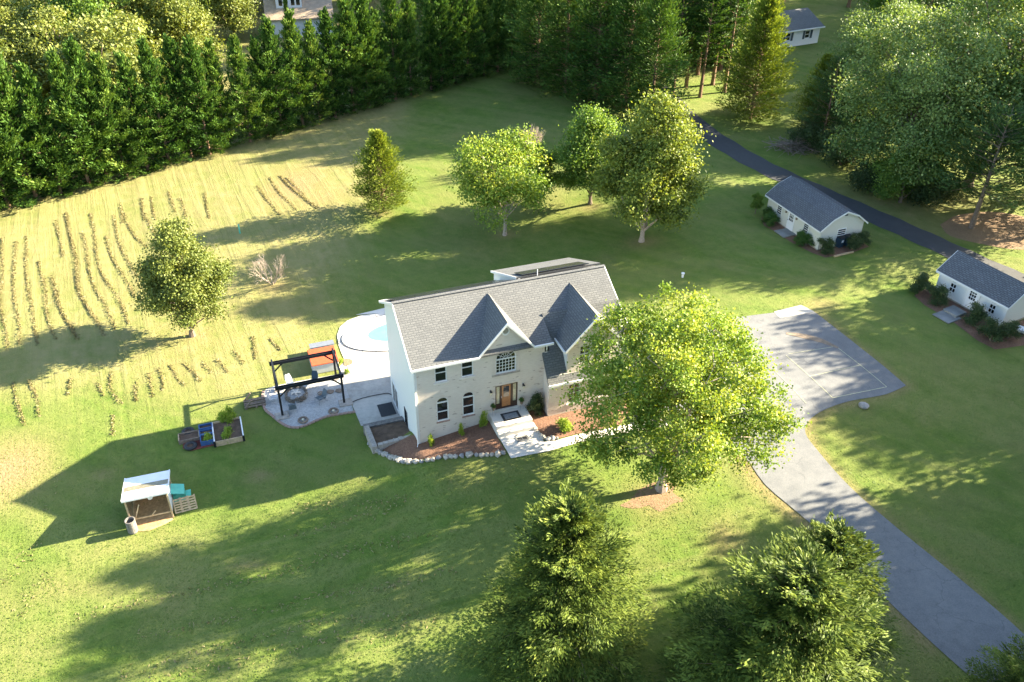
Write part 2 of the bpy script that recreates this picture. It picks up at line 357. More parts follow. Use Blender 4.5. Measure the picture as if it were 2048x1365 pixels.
    def mesh(s, name, m=None, fix=True, uv=True):
        me = bpy.data.meshes.new(name); me.from_pydata(s.v, [], s.f)
        if fix:
            bm = bmesh.new(); bm.from_mesh(me); bmesh.ops.recalc_face_normals(bm, faces=bm.faces); bm.to_mesh(me); bm.free()
        if m: me.materials.append(M(m))
        me.update()
        if s.smooth: me.polygons.foreach_set('use_smooth', [True] * len(me.polygons))
        if uv: auto_uv(me)
        return me
    def build(s, name, m, parent=None, fix=True, loc=None, rz=0):
        return link(name, s.mesh(name, m, fix), parent, loc, rz)
def link(name, me, parent=None, loc=None, rz=0, scale=None):
    o = bpy.data.objects.new(name, me); COL.objects.link(o)
    if parent: o.parent = parent
    if loc is not None: o.location = loc
    if rz: o.rotation_euler = (0, 0, rz)
    if scale is not None: o.scale = scale if hasattr(scale, '__len__') else (scale,) * 3
    return o
def thing(name, label, cat, loc=(0, 0, 0), rz=0, group=None, scale=None):
    o = link(name, None, None, loc, rz, scale); o.empty_display_size = .3; return tag(o, label, cat, group)
KIDS = {}
def copy_tree(o, parent=None):
    c = o.copy(); COL.objects.link(c); c.parent = parent
    for k in list(o.children): copy_tree(k, c)
    return c
def bevel(o, w=.02, seg=1):
    md = o.modifiers.new('bevel', 'BEVEL'); md.width = w; md.segments = seg; md.limit_method = 'ANGLE'; return o
def drape(name, poly, m, dz=.004, step=.5, parent=None, rough=0.0, edge=.0, kind='structure'):
    """thin sheet following the ground inside a world-space outline"""
    poly = [Vector((p[0], p[1], 0)) for p in poly]
    # resample outline
    out = []
    for a, b in zip(poly, poly[1:] + poly[:1]):
        k = max(1, int((b - a).length / step)); out += [a.lerp(b, i / k) for i in range(k)]
    xs = [p.x for p in out]; ys = [p.y for p in out]
    from mathutils.geometry import delaunay_2d_cdt
    pts = [p.xy for p in out]; n = len(pts); edges = [(i, (i + 1) % n) for i in range(n)]
    P = np.array([(p.x, p.y) for p in out])
    gx, gy = np.meshgrid(np.arange(min(xs), max(xs), step), np.arange(min(ys), max(ys), step)); g = np.stack([gx.ravel(), gy.ravel()], 1)
    g = g + rng.uniform(-.15, .15, g.shape) * step
    ins = np.zeros(len(g), bool)
    for i in range(n):
        a = P[i]; b = P[(i + 1) % n]
        c = ((a[1] > g[:, 1]) != (b[1] > g[:, 1])); dd = (b[1] - a[1]) or 1e-9
        ins ^= c & (g[:, 0] < (b[0] - a[0]) * (g[:, 1] - a[1]) / dd + a[0])
    g = g[ins]
    if len(g):
        dm = np.min(np.linalg.norm(g[:, None] - P[None], axis=2), 1) if len(g) * n < 6e6 else np.ones(len(g)); g = g[dm > step * .35]
    pts += [Vector(q) for q in g]
    vv, ee, ff, *_ = delaunay_2d_cdt(pts, edges, [], 1, 1e-4)
    V = np.array([(v.x, v.y) for v in vv]); Z = T(V[:, 0], V[:, 1]) + dz
    if rough or edge:
        dm = np.array([np.min(np.linalg.norm(P - q, axis=1)) for q in V])
        Z = Z + np.where(dm < .02, 0, edge * np.clip(dm / .4, 0, 1) + rng.uniform(0, 1, len(V)) * rough)
    me = bpy.data.meshes.new(name); me.from_pydata([(a, b, c) for (a, b), c in zip(V, Z)], [], [f for f in ff])
    bm = bmesh.new(); bm.from_mesh(me)
    for f in bm.faces:
        if f.normal.z < 0: f.normal_flip()
    bm.to_mesh(me); bm.free()
    me.materials.append(M(m)); me.polygons.foreach_set('use_smooth', [True] * len(me.polygons)); auto_uv(me)
    o = link(name, me, parent)
    if kind and not parent: o['kind'] = kind
    return o
def quads(name, P, D, N, ln, wd, tint, m, fold=.0):
    """many small leaf faces: centres P, long axis D, normal N"""
    D = D / np.linalg.norm(D, axis=1, keepdims=True); S = np.cross(N, D); S /= (np.linalg.norm(S, axis=1, keepdims=True) + 1e-9)
    U = np.cross(D, S); ln = np.broadcast_to(ln, len(P))[:, None]; wd = np.broadcast_to(wd, len(P))[:, None]
    V = np.stack([P - D * ln * .5, P + S * wd * .5 + U * wd * fold, P + D * ln * .5, P - S * wd * .5 + U * wd * fold], 1).reshape(-1, 3)
    n = len(P); me = bpy.data.meshes.new(name); me.vertices.add(4 * n); me.vertices.foreach_set('co', V.astype(np.float32).ravel())
    me.loops.add(4 * n); me.loops.foreach_set('vertex_index', np.arange(4 * n, dtype=np.int32))
    me.polygons.add(n); me.polygons.foreach_set('loop_start', np.arange(0, 4 * n, 4, dtype=np.int32))
    try: me.polygons.foreach_set('loop_total', np.full(n, 4, dtype=np.int32))
    except Exception: pass
    a = me.attributes.new('tint', 'FLOAT', 'FACE'); a.data.foreach_set('value', np.clip(np.broadcast_to(tint, n), 0, 1).astype(np.float32))
    me.materials.append(M(m)); me.update(calc_edges=True); return me
def unit(n):
    v = rng.normal(size=(n, 3)); return v / np.linalg.norm(v, axis=1, keepdims=True)
# ------------------------------------------------------------------ ground sheet
def axis(lo, hi, a, b, fine, coarse):
    L = [a]; s = coarse
    while L[-1] > lo: L.append(L[-1] - s); s *= 1.25
    L = L[::-1] + list(np.arange(a + fine, b, fine)); s = coarse
    L.append(b)
    while L[-1] < hi: L.append(L[-1] + s); s *= 1.25
    return np.array(L)
gx = axis(-700, 700, -62, 74, .5, 2.5); gy = axis(-150, 1200, 14, 135, .5, 2.5)
GX, GY = np.meshgrid(gx, gy); GZ = T(GX, GY)
nx, ny = len(gx), len(gy)
me = bpy.data.meshes.new('lawn')
V = np.stack([GX, GY, GZ], -1).reshape(-1, 3)
I = np.arange(nx * ny).reshape(ny, nx); Q = np.stack([I[:-1, :-1], I[:-1, 1:], I[1:, 1:], I[1:, :-1]], -1).reshape(-1, 4)
me.vertices.add(len(V)); me.vertices.foreach_set('co', V.ravel()); me.loops.add(Q.size); me.loops.foreach_set('vertex_index', Q.ravel().astype(np.int32))
me.polygons.add(len(Q)); me.polygons.foreach_set('loop_start', np.arange(0, Q.size, 4, dtype=np.int32))
try: me.polygons.foreach_set('loop_total', np.full(len(Q), 4, dtype=np.int32))
except Exception: pass
x, y = V[:, 0], V[:, 1]; HXx, HYy = w2h(x, y)
dry = sm((-8 - x) / 12) * sm((y - 46) / 10) * .85
dry = np.maximum(dry, .35 * sm((-14 - x) / 12) * sm((y - 20) / 10)); dry = np.maximum(dry, .27)
dry *= 1 - .9 * np.exp(-(((x + 15) / 9) ** 2 + ((y - 44) / 6) ** 2))           # green lawn beside the house
dry = np.maximum(dry, .6 * np.exp(-(((x - 40) / 16) ** 2 + ((y - 82) / 10) ** 2)))
front = sm((44 - y) / 7) * sm((x + 27) / 5) * (1 - sm((x - 12) / 6)); bare = np.zeros(len(V))
for u_, v_, rx, ry, s_ in ((585, 372, 3.2, 4.5, .75), (640, 395, 2.2, 2.6, .4), (5, 945, 3.0, 3.4, .95), (1310, 1000, 1.8, 1.3, .7), (520, 952, .9, .6, .6), (500, 1130, 1.4, .5, .5), (150, 1180, 2.5, .8, .3),
                        (1690, 805, 2.0, .6, .7), (1500, 930, .4, 1.5, .3), (205, 950, .8, .5, .5), (1450, 1075, 1.2, 1.6, .4), (545, 575, 1.2, .8, .5), (1180, 415, 1.3, 1.0, .6), (1285, 485, 1.6, 1.0, .6), (765, 428, 1.3, .9, .5), (385, 672, 1.2, .8, .5), (1010, 470, 1.2, .8, .5), (1900, 1000, 3, 3, .2), (1640, 610, 1.6, 1.2, .5)):
    q = gp(u_, v_); bare = np.maximum(bare, s_ * np.exp(-(((x - q.x) / rx) ** 2 + ((y - q.y) / ry) ** 2)))
DE = [(1812, 772), (1770, 790), (1700, 803), (1650, 820), (1618, 842), (1611, 868), (1640, 908), (1700, 975), (1800, 1062), (1900, 1143), (1990, 1218), (2050, 1272)]; DF = [(1860, 1283), (1765, 1192), (1690, 1112), (1600, 1030), (1530, 970), (1490, 915)]; DG = [(1628, 624), (1700, 680), (1812, 772)]
for ln, rr_, st_ in ((DE, .35, .55), (DF, .6, .75), (DG, .3, .5)):
    pt = [gp(*q) for q in ln]
    for a_, b_ in zip(pt, pt[1:]):
        dx, dy = b_.x - a_.x, b_.y - a_.y; t_ = np.clip(((x - a_.x) * dx + (y - a_.y) * dy) / (dx * dx + dy * dy), 0, 1); d2 = (x - a_.x - t_ * dx) ** 2 + (y - a_.y - t_ * dy) ** 2
        bare = np.maximum(bare, st_ * np.exp(-d2 / (rr_ * 1.6) ** 2))
for nm, arr in (('front', front), ('dry', dry), ('bare', bare)):
    a = me.attributes.new(nm, 'FLOAT', 'POINT'); a.data.foreach_set('value', arr.astype(np.float32))
me.materials.append(M('lawn')); me.update(calc_edges=True); me.polygons.foreach_set('use_smooth', [True] * len(me.polygons))
link('lawn', me)['kind'] = 'structure'
def G(*pts): return [gp(a, b) for a, b in pts]
def spl(pts, n=6):
    """Catmull-Rom through points"""
    P = [Vector(p) for p in pts]; P = [2 * P[0] - P[1]] + P + [2 * P[-1] - P[-2]]; out = []
    for i in range(1, len(P) - 2):
        for k in range(n):
            t = k / n; a, b, c, d = P[i - 1:i + 3]
            out.append(.5 * ((2 * b) + (c - a) * t + (2 * a - 5 * b + 4 * c - d) * t * t + (3 * b - a - 3 * c + d) * t ** 3))
    return out + [P[-2]]
# driveway
dpts = G((1548, 626), (1600, 613), (1628, 624), (1700, 680), (1812, 772)) + spl(G((1812, 772), (1770, 790), (1700, 803), (1650, 820), (1618, 842), (1611, 868), (1640, 908), (1700, 975), (1800, 1062), (1900, 1143), (1990, 1218), (2050, 1272), (2150, 1370)), 4)[1:] + G((2010, 1420)) + spl(G((1960, 1372), (1860, 1283), (1765, 1192), (1690, 1112), (1600, 1030), (1530, 970), (1490, 915), (1440, 880), (1370, 840)), 3) + [Vector((*h2w(15.3, 1.0), 0)), Vector((*h2w(15.3, 7.5), 0))]
drape('driveway', dpts, 'asphalt_grey', .03, .8)
drape('driveway_apron', G((1548, 624), (1602, 611), (1628, 624), (1590, 632), (1560, 637)), 'patio_concrete', .036, .8)
for a, b in (((1577, 709), (1672, 694)), ((1672, 694), (1773, 775)), ((1773, 775), (1665, 797)), ((1572, 712), (1665, 797)), ((1618, 754), (1722, 731)), ((1548, 742), (1612, 808))):
    A, B = gp(*a), gp(*b); d = (B - A).normalized(); s = Vector((-d.y, d.x, 0)) * .024
    o = drape('parking_line', [A - s, B - s, B + s, A + s], 'lime_paint', .044, 1.0)
cl = spl(G((1572, 668), (1600, 672), (1640, 682), (1676, 697)), 4)
w_ = [.15, .25, .4, .2]; L_ = []; Rr = []
for i, p in enumerate(cl):
    d = (cl[min(i + 1, len(cl) - 1)] - cl[max(i - 1, 0)]).normalized(); s = Vector((-d.y, d.x, 0)) * (.12 + .22 * math.sin(math.pi * i / (len(cl) - 1))); L_.append(p + s); Rr.append(p - s)
drape('tyre_track', L_ + Rr[::-1], 'stain', .048, .5)
# black road behind
c0 = spl(G((1310, 172), (1392, 250), (1445, 287), (1500, 320), (1560, 350), (1640, 386), (1720, 421), (1800, 456), (1880, 492), (1960, 528), (2060, 572), (2170, 620)), 4)
L_ = []; Rr = []
for i, p in enumerate(c0):
    d = (c0[min(i + 1, len(c0) - 1)] - c0[max(i - 1, 0)]).normalized(); s = Vector((-d.y, d.x, 0)) * (1.55 + .1 * math.sin(i * 1.7)); L_.append(p + s); Rr.append(p - s)
road_poly = L_ + Rr[::-1]
drape('road', road_poly, 'asphalt_black', .03, 1.2)
# patio, pool
ZP = -3.42
def PH(X, Y): return Vector((*h2w(X, Y), 0))
pat = [Vector((*ray(u, v, ZP), 0)) for u, v in ((722, 852), (700, 800), (684, 765), (678, 735), (690, 722), (682, 704), (677, 690), (674, 672), (680, 655), (695, 642), (722, 632), (762, 627))]
pp = [w2h(p.x, p.y) for p in pat]
pat += [PH(3.5, pp[-1][1] + .6), PH(9, pp[-1][1] - 1.0), PH(13, pp[-1][1] - 5), PH(13, 8.0), PH(0.3, 8.0), PH(.3, 4.9)]
drape('patio', pat, 'patio_concrete', .02, .6)
deck = [Vector((*ray(u, v, ZP), 0)) for u, v in ((700, 746), (690, 722), (682, 704), (677, 690), (674, 672), (680, 655), (695, 642), (722, 632), (762, 627))]
drape('pool_deck', deck + [PH(-.3, 20.6), PH(3.5, 21.0), PH(9, 19.6), PH(12, 14), PH(12, 12.1), PH(-2.4, 12.2)], 'concrete', .05, .6)
pool = thing('pool', 'oval swimming pool under a taut white safety cover with teal rainwater, behind the house', 'pool', (*h2w(3.4, 16.8), ZP + .13), YAW)
def ell(rx, ry, n=48): return [(rx * math.cos(2 * math.pi * k / n), ry * math.sin(2 * math.pi * k / n)) for k in range(n)]
b = MB(); b.smooth = True; rings = [(1, .0), (.97, .03), (.8, -.01), (.62, -.03), (.3, -.05), (.02, -.05)]
for s_, z in rings: b.v += [(x * s_, y * s_, z) for x, y in ell(5.6, 2.85)]
for i in range(5):
    for k in range(48): b.f.append((i * 48 + k, i * 48 + (k + 1) % 48, (i + 1) * 48 + (k + 1) % 48, (i + 1) * 48 + k))
b.f.append(tuple(5 * 48 + k for k in range(48))); b.build('cover', 'pool_cover', pool)
b = MB(); b.v = [(x * s_, y * s_, z) for s_, z in ((.93, .032), (.84, .012)) for x, y in ell(5.6, 2.85)]; b.f = [(k, (k + 1) % 48, 48 + (k + 1) % 48, 48 + k) for k in range(48)]; b.build('seam_band', 'siding_blue', pool)
b = MB(); b.slab([(x * 1, y, -.037) for x, y in ell(3.4, 1.55)], (0, 0, .012)); b.build('rainwater', 'water_teal', pool)
b = MB(); b.tube([(x, y, .02) for x, y in ell(5.66, 2.9)] + [(5.66, 0, .02)], .018, 4); b.build('edge_cable', 'black_metal', pool)
for k in range(26):
    a = 2 * math.pi * k / 26; x, y = 5.66 * math.cos(a), 2.9 * math.sin(a); d = Vector((math.cos(a) / 5.6, math.sin(a) / 2.85, 0)).normalized()
    MB().bar((x, y, .02), (x + d.x * .42, y + d.y * .42, .01), .03, .015).build('strap', 'black_metal', pool)
# planting pocket in the deck
dr = [Vector((*ray(u, v, ZP), 0)) for u, v in spl([Vector((687, 719, 0)), Vector((697, 718, 0)), Vector((705, 722, 0)), Vector((705, 728, 0)), Vector((697, 732, 0)), Vector((688, 731, 0))], 3) for u, v in [(u.x if hasattr(u, 'x') else u, 0)]] if False else [Vector((*ray(u, v, ZP), 0)) for u, v in ((687, 719), (692, 718), (698, 718), (704, 721), (706, 725), (704, 729), (698, 732), (692, 732), (688, 731))]
drape('planting_pocket', dr, 'pebble_brown', .062, .3)
# ------------------------------------------------------------------ the house
H = thing('brick_house', 'two storey pale brick house with two front gables beside the covered pool', 'house', (HX, HY, 0), YAW)
EZ, RZ, RY, RS = 5.08, 7.55, 4.13, .556          # eave, ridge height, ridge y, roof slope
def arch(x0, x1, z0, zs, y, n=14):               # rectangle with a round top; zs = springing height
    r = (x1 - x0) / 2; c = (x0 + x1) / 2
    return [(x0, y, z0), (x1, y, z0)] + [(c + r * math.cos(math.pi * k / n), y, zs + r * math.sin(math.pi * k / n)) for k in range(0, n + 1)]
def rect(x0, x1, z0, z1, y): return [(x0, y, z0), (x1, y, z0), (x1, y, z1), (x0, y, z1)]
W1 = (1.355, 2.187, 3.41, 4.9); W2 = (3.18, 4.02, 3.41, 4.9); A1 = (1.38, 2.23, .1, 1.66); A2 = (3.21, 4.06, .1, 1.66)
BW = (5.58, 7.08, 3.08, 4.22); DO = (5.574, 7.223, -.02, 2.1)
g1, zg1, g1r = 6.27, 7.28, 1.93
front = [(0, 0, -2.2), (9.12, 0, -2.2), (9.12, 0, EZ + .05), (g1 + g1r - .05, 0, EZ + .05), (g1, 0, zg1 - .12), (g1 - g1r + .05, 0, EZ + .05), (0, 0, EZ + .05)]
MB().holed(front, [rect(*W1, 0), rect(*W2, 0), arch(*A1, 0), arch(*A2, 0), arch(*BW, 0), rect(*DO, 0)], (0, .22, 0)).build('front_wall', 'brick', H)
PW = -1.05
MB().holed([(9.12, PW, -1.6), (15.06, PW, -1.6), (15.06, PW, 2.75), (9.12, PW, 2.75)], [rect(10.6, 11.5, .05, 1.72, PW), rect(13.02, 13.95, .05, 1.75, PW)], (0, .22, 0)).build('wing_wall', 'brick', H)
MB().slab([(9.12, PW + .22, -1.6), (9.12, 0, -1.6), (9.12, 0, 4.15), (9.12, PW + .22, 2.6)], (.2, 0, 0)).build('wing_return_wall', 'brick', H)
# dormer above the wing
D0, D1, DY = 10.42, 14.08, -1.0
g2, zg2, g2z = 12.25, 7.14, 4.82
MB().holed([(D0, DY, 2.6), (D1, DY, 2.6), (D1, DY, g2z), (g2, DY, zg2 - .2), (D0, DY, g2z)], [rect(11.28, 12.1, 3.32, 4.75, DY), rect(12.32, 13.14, 3.32, 4.75, DY)], (0, .2, 0)).build('dormer_wall', 'brick', H)
for x in (D0, D1 - .12): MB().slab([(x, DY + .2, 2.6), (x, 1.6, 2.6), (x, 1.6, g2z), (x, DY + .2, g2z)], (.12, 0, 0)).build('dormer_cheek', 'siding_white', H)
# side and rear walls
DD = 8.26
side = [(0, .22, -3.6), (0, DD, -3.6), (0, DD, EZ), (0, RY, RZ - .15), (0, .22, EZ)]
MB().holed(side, [[(0, 3.1, -2.5), (0, 3.85, -2.5), (0, 3.85, -1.15), (0, 3.1, -1.15)], [(0, 5.9, -3.35), (0, 7.7, -3.35), (0, 7.7, -1.3), (0, 5.9, -1.3)]], (.15, 0, 0)).build('gable_end_wall', 'siding_white', H)
MB().slab([(15.06, .22 + PW, -1.6), (15.06, DD, -3.6), (15.06, DD, EZ), (15.06, RY, RZ - .15), (15.06, .3, EZ), (15.06, PW + .22, 2.75)], (-.15, 0, 0)).build('east_wall', 'siding_white', H)
MB().box(.15, 14.9, DD - .15, DD, -3.6, EZ).build('rear_wall', 'siding_white', H)
MB().box(8.95, 15.15, DD + .002, 10.0, -3.6, 4.9).build('rear_extension_wall', 'siding_white', H)
MB().slab([(8.95, 4.8, 6.6), (8.95, DD, 4.9), (8.95, 9.99, 4.9), (8.95, 4.8, 7.3)], (.14, 0, 0)).build('extension_cheek', 'siding_white', H)
MB().box(-.03, .12, -.02, .24, -2.0, EZ).build('corner_board', 'white_trim', H)
MB().box(.16, 9.0, .24, 8.0, -1.9, -1.7).box(.16, 14.8, .24, 8.0, 2.45, 2.6).build('floor_slab', 'foundation', H)
# side sliding door and window
sdx = MB(); sdx.holed([(-.04, 5.9, -3.38), (-.04, 7.7, -3.38), (-.04, 7.7, -1.3), (-.04, 5.9, -1.3)], [[(-.04, 6.0, -3.28), (-.04, 6.76, -3.28), (-.04, 6.76, -1.4), (-.04, 6.0, -1.4)], [(-.04, 6.84, -3.28), (-.04, 7.6, -3.28), (-.04, 7.6, -1.4), (-.04, 6.84, -1.4)]], (.1, 0, 0))
sl = sdx.build('patio_door', 'white_trim', H); MB().box(.0, .02, 5.98, 7.62, -3.3, -1.38).build('pane', 'glass', sl)
wn_ = MB().holed([(-.03, 3.05, -2.55), (-.03, 3.9, -2.55), (-.03, 3.9, -1.1), (-.03, 3.05, -1.1)], [[(-.03, 3.13, -2.47), (-.03, 3.82, -2.47), (-.03, 3.82, -1.18), (-.03, 3.13, -1.18)]], (.1, 0, 0)).build('window', 'black_metal', H)
MB().box(.02, .04, 3.1, 3.85, -2.5, -1.15).build('pane', 'glass', wn_)
# windows on the front: frame ring with rails, glazing bars, pane
def ringed(x0, x1, z0, z1, y, w=.07, th=.07):
    return MB().holed(rect(x0, x1, z0, z1, y), [rect(x0 + w, x1 - w, z0 + w, z1 - w, y)], (0, th, 0))
def sash_window(par, x0, x1, z0, z1, yw, bars=0, sill=True):
    y = yw + .05
    b = ringed(x0, x1, z0, z1, y); zm = (z0 + z1) / 2; b.box(x0 + .07, x1 - .07, y + .008, y + .062, zm - .03, zm + .03)
    w = b.build('window', 'white_trim', par)
    if bars:
        g = MB(); n = bars
        for i in range(1, n): x = x0 + .07 + (x1 - x0 - .14) * i / n; g.box(x - .014, x + .014, y + .015, y + .04, z0 + .07 + (0 if bars > 2 else 0), zm - .03).box(x - .014, x + .014, y + .015, y + .04, zm + .03, z1 - .07)
        for a_, b_ in ((zm + .03, z1 - .07), (z0 + .07, zm - .03)): g.box(x0 + .07, x1 - .07, y + .017, y + .038, (a_ + b_) / 2 - .014, (a_ + b_) / 2 + .014)
        g.build('glazing_bars', 'white_trim', w)
    MB().box(x0 + .04, x1 - .04, y + .045, y + .055, z0 + .04, z1 - .04).build('pane', 'glass', w)
    if sill: MB().box(x0 - .12, x1 + .12, yw - .07, yw + .1, z0 - .11, z0 - .003).build('sill', 'concrete', w)
sash_window(H, *W1, 0); sash_window(H, *W2, 0)
for x0, x1, z0, zs in (A1, A2):
    r = (x1 - x0) / 2; b = MB().holed(arch(x0, x1, z0, zs, .05), [rect(x0 + .07, x1 - .07, z0 + .07, zs - .05, .05), arch(x0 + .07, x1 - .07, zs + .05, zs + .06, .05)[1:] + [(x0 + .07, .05, zs + .05)] if False else [( (x0 + x1) / 2 + (r - .07) * math.cos(math.pi * k / 10), .05, zs + .05 + (r - .09) * math.sin(math.pi * k / 10)) for k in range(11)]], (0, .07, 0))
    b.box(x0 + .07, x1 - .07, .058, .112, (z0 + zs) / 2 - .03, (z0 + zs) / 2 + .03); w = b.build('arched_window', 'white_trim', H)
    MB().slab(arch(x0 + .04, x1 - .04, z0 + .04, zs, .095), (0, .01, 0)).build('pane', 'glass', w)
    MB().holed(arch(x0 - .1, x1 + .1, zs - .02, zs, -.012)[:], [arch(x0, x1, zs - .03, zs, -.012)[2:] ] if False else [], (0, .0001, 0)) if False else None
    b = MB(); n = 12; c = (x0 + x1) / 2
    for k in range(n):
        a0, a1 = math.pi * k / n + .02, math.pi * (k + 1) / n - .02
        P = [(c + rr * math.cos(a), yy, zs + rr * math.sin(a)) for yy in (-.015, .05) for rr, a in ((r, a0), (r + .13, a0), (r + .13, a1), (r, a1))]; b.quadbox(P)
    b.build('arch_bricks', 'brick', w)
    MB().box(x0 - .05, x1 + .05, -.02, .04, z0 - .14, z0 - .003).build('sill', 'edging_brick', w)
# big round-headed window
x0, x1, z0, zs = BW; c = (x0 + x1) / 2; r = (x1 - x0) / 2; ins = .08
half = lambda rr, z: [(c + rr * math.cos(math.pi * k / 16), .05, z + rr * math.sin(math.pi * k / 16)) for k in range(17)]
b = MB().holed(arch(x0, x1, z0, zs, .05), [rect(x0 + ins, x1 - ins, z0 + ins, zs - .04, .05), half(r - ins, zs + .045)], (0, .08, 0)); w = b.build('arched_window', 'white_trim', H)
g = MB(); wx = x1 - x0 - 2 * ins; zh = zs - .04 - z0 - ins
for i in range(1, 6): x = x0 + ins + wx * i / 6; g.box(x - .015, x + .015, .07, .1, z0 + ins, zs - .04)
for i in range(1, 4): z = z0 + ins + zh * i / 4; g.box(x0 + ins, x1 - ins, .072, .098, z - .013, z + .013)
for i in range(1, 6): a = math.pi * i / 6; g.bar((c + .12 * math.cos(a), .085, zs + .045 + .12 * math.sin(a)), (c + (r - ins) * math.cos(a), .085, zs + .045 + (r - ins) * math.sin(a)), .024)
for rr in (.4, .14): g.tube([(c + rr * math.cos(math.pi * k / 12), .085, zs + .05 + rr * math.sin(math.pi * k / 12)) for k in range(13)], .014, 4)
g.build('glazing_bars', 'white_trim', w); MB().slab(arch(x0 + .05, x1 - .05, z0 + .05, zs, .11), (0, .01, 0)).build('pane', 'glass', w)
b = MB(); n = 22
for k in range(n):
    a0, a1 = math.pi * k / n + .012, math.pi * (k + 1) / n - .012
    b.quadbox([(c + rr * math.cos(a), yy, zs + rr * math.sin(a)) for yy in (-.03, .05) for rr, a in ((r, a0), (r + .2, a0), (r + .2, a1), (r, a1))])
for k in range(12):
    for xx in (x0 - .2, x1): b.box(xx, xx + .2, -.03, .05, zs - (k + 1) * .095, zs - k * .095 - .008)
b.build('brick_surround', 'brick', w); MB().box(x0 - .26, x1 + .26, -.06, .06, z0 - .13, z0 - .003).build('sill', 'paver', w)
for x, y in ((g1, 0), (12.3, DY)):
    z = 6.5 if y == 0 else 6.42; q = [(x + .2 * math.cos(2 * math.pi * k / 16), y - .03, z + .24 * math.sin(2 * math.pi * k / 16)) for k in range(16)]; q2 = [(x + (p[0] - x) * 1.45, y - .03, z + (p[2] - z) * 1.45) for p in q]
    v = MB().holed(q2, [q], (0, .08, 0)).build('round_vent', 'white_trim', H); b = MB()
    for k in range(-3, 4): hw = .2 * math.sqrt(1 - (k / 4) ** 2); b.box(x - hw, x + hw, y - .02, y - .005, z + k * .06 - .02, z + k * .06 + .014)
    b.build('louvres', 'grey_steel', v)
sash_window(H, 10.6, 11.5, .05, 1.72, PW, 2); sash_window(H, 13.02, 13.95, .05, 1.75, PW, 2)
sash_window(H, 11.28, 12.1, 3.32, 4.75, DY, 2, False); sash_window(H, 12.32, 13.14, 3.32, 4.75, DY, 2, False)
# front door with side lights
x0, x1, z0, z1 = DO
dr_ = MB().holed(rect(x0, x1, z0, z1, .06), [rect(x0 + .1, x0 + .34, .45, 1.95, .06), rect(x0 + .5, x1 - .5, .12, 1.98, .06), rect(x1 - .34, x1 - .1, .45, 1.95, .06)], (0, .09, 0)).build('door', 'dark_wood', H)
for a, b_ in ((x0 + .09, x0 + .35), (x1 - .35, x1 - .09)): MB().box(a, b_, .1, .11, .44, 1.96).build('side_light', 'pale_glass', dr_)
MB().box(x0 + .49, x1 - .49, .09, .12, .11, 1.99).build('door_leaf', 'door_warm_light', dr_)  # orange-brown colour paints the warm light seen in the door glass
MB().box(x0 + .62, x1 - .62, .075, .089, .95, 1.85).build('door_glass', 'glass', dr_)
MB().box(x0 + .44, x0 + .48, .0, .06, .95, 1.1).build('handle', 'grey_steel', dr_)
MB().box(x0 - .15, x1 + .15, -.03, .06, z1 + .003, z1 + .16).build('door_lintel', 'brick', H)
MB().box(x0 - .1, x1 + .1, -.09, .22, -.1, -.022).build('threshold', 'concrete', H)
for x in (5.22, 7.6):
    l = MB().box(x - .05, x + .05, -.06, 0, 1.6, 1.85).build('wall_lantern', 'black_metal', H)
    b = MB().lathe([(.03, .16), (.1, .1), (.09, .07)], 8, (x, -.16, 1.7)); b.build('cap', 'black_metal', l); b = MB().bar((x, -.02, 1.8), (x, -.16, 1.86), .03); b.build('bracket', 'black_metal', l)
    MB().lathe([(.055, -.17), (.085, .07)], 6, (x, -.16, 1.7)).build('lamp_glass', 'lamp_glass', l)
MB().box(7.36, 7.42, -.012, 0, 1.2, 1.32).build('doorbell', 'black_metal', H)
# roofs ------------------------------------------------------------
TH_ = .14
def roof(poly, m='shingle_grey', name='roof', d=(0, 0, -TH_)): return MB().slab(poly, d).build(name, m, H)
zf = lambda y: EZ + RS * (y + .3)
roof([(-.28, -.3, EZ), (9.52, -.3, EZ), (9.52, 1.35, zf(1.35)), (15.3, 1.35, zf(1.35)), (15.3, RY, zf(RY)), (-.28, RY, zf(RY))])
sb = (zf(RY) - EZ) / (DD + .35 - RY)
roof([(-.28, RY + .002, zf(RY)), (15.3, RY + .002, zf(RY)), (15.3, DD + .35, EZ), (-.28, DD + .35, EZ)])
for s in (-1, 1):
    xf = g1 + s * (g1r + .02); yb = (zg1 - EZ) / RS - .3
    roof([(g1, -.3, zg1 + .02), (g1, yb, zg1 + .02), (xf, -.3, EZ + .02)], name='gable_roof')
s2 = (zg2 - g2z) / (g2 - 10.08)
for s in (-1, 1):
    xf = g2 + s * (g2 - 10.08); yr = (zg2 - EZ) / RS - .3
    roof([(g2, -1.32, zg2), (g2, yr + .05, zg2), (xf, 1.45, g2z + .02), (xf, -1.32, g2z)], name='dormer_roof')
pz = lambda y: 2.30 + 1.36 * (y + 1.35)
roof([(8.95, -1.35, pz(-1.35)), (15.3, -1.35, pz(-1.35)), (15.3, 1.55, pz(1.55)), (9.5, 1.55, pz(1.55)), (9.5, 0.02, pz(0.02)), (8.95, 0.02, pz(0.02))], name='wing_roof', d=(0, .1, -.1))
roof([(8.8, 4.85, 7.4), (15.3, 4.85, 7.4), (15.3, 10.3, 4.98), (8.8, 10.3, 4.98)], name='extension_roof')
MB().box(-.29, 15.31, RY - .13, RY + .13, zf(RY) + .0, zf(RY) + .035).build('ridge_cap', 'shingle_grey', H)
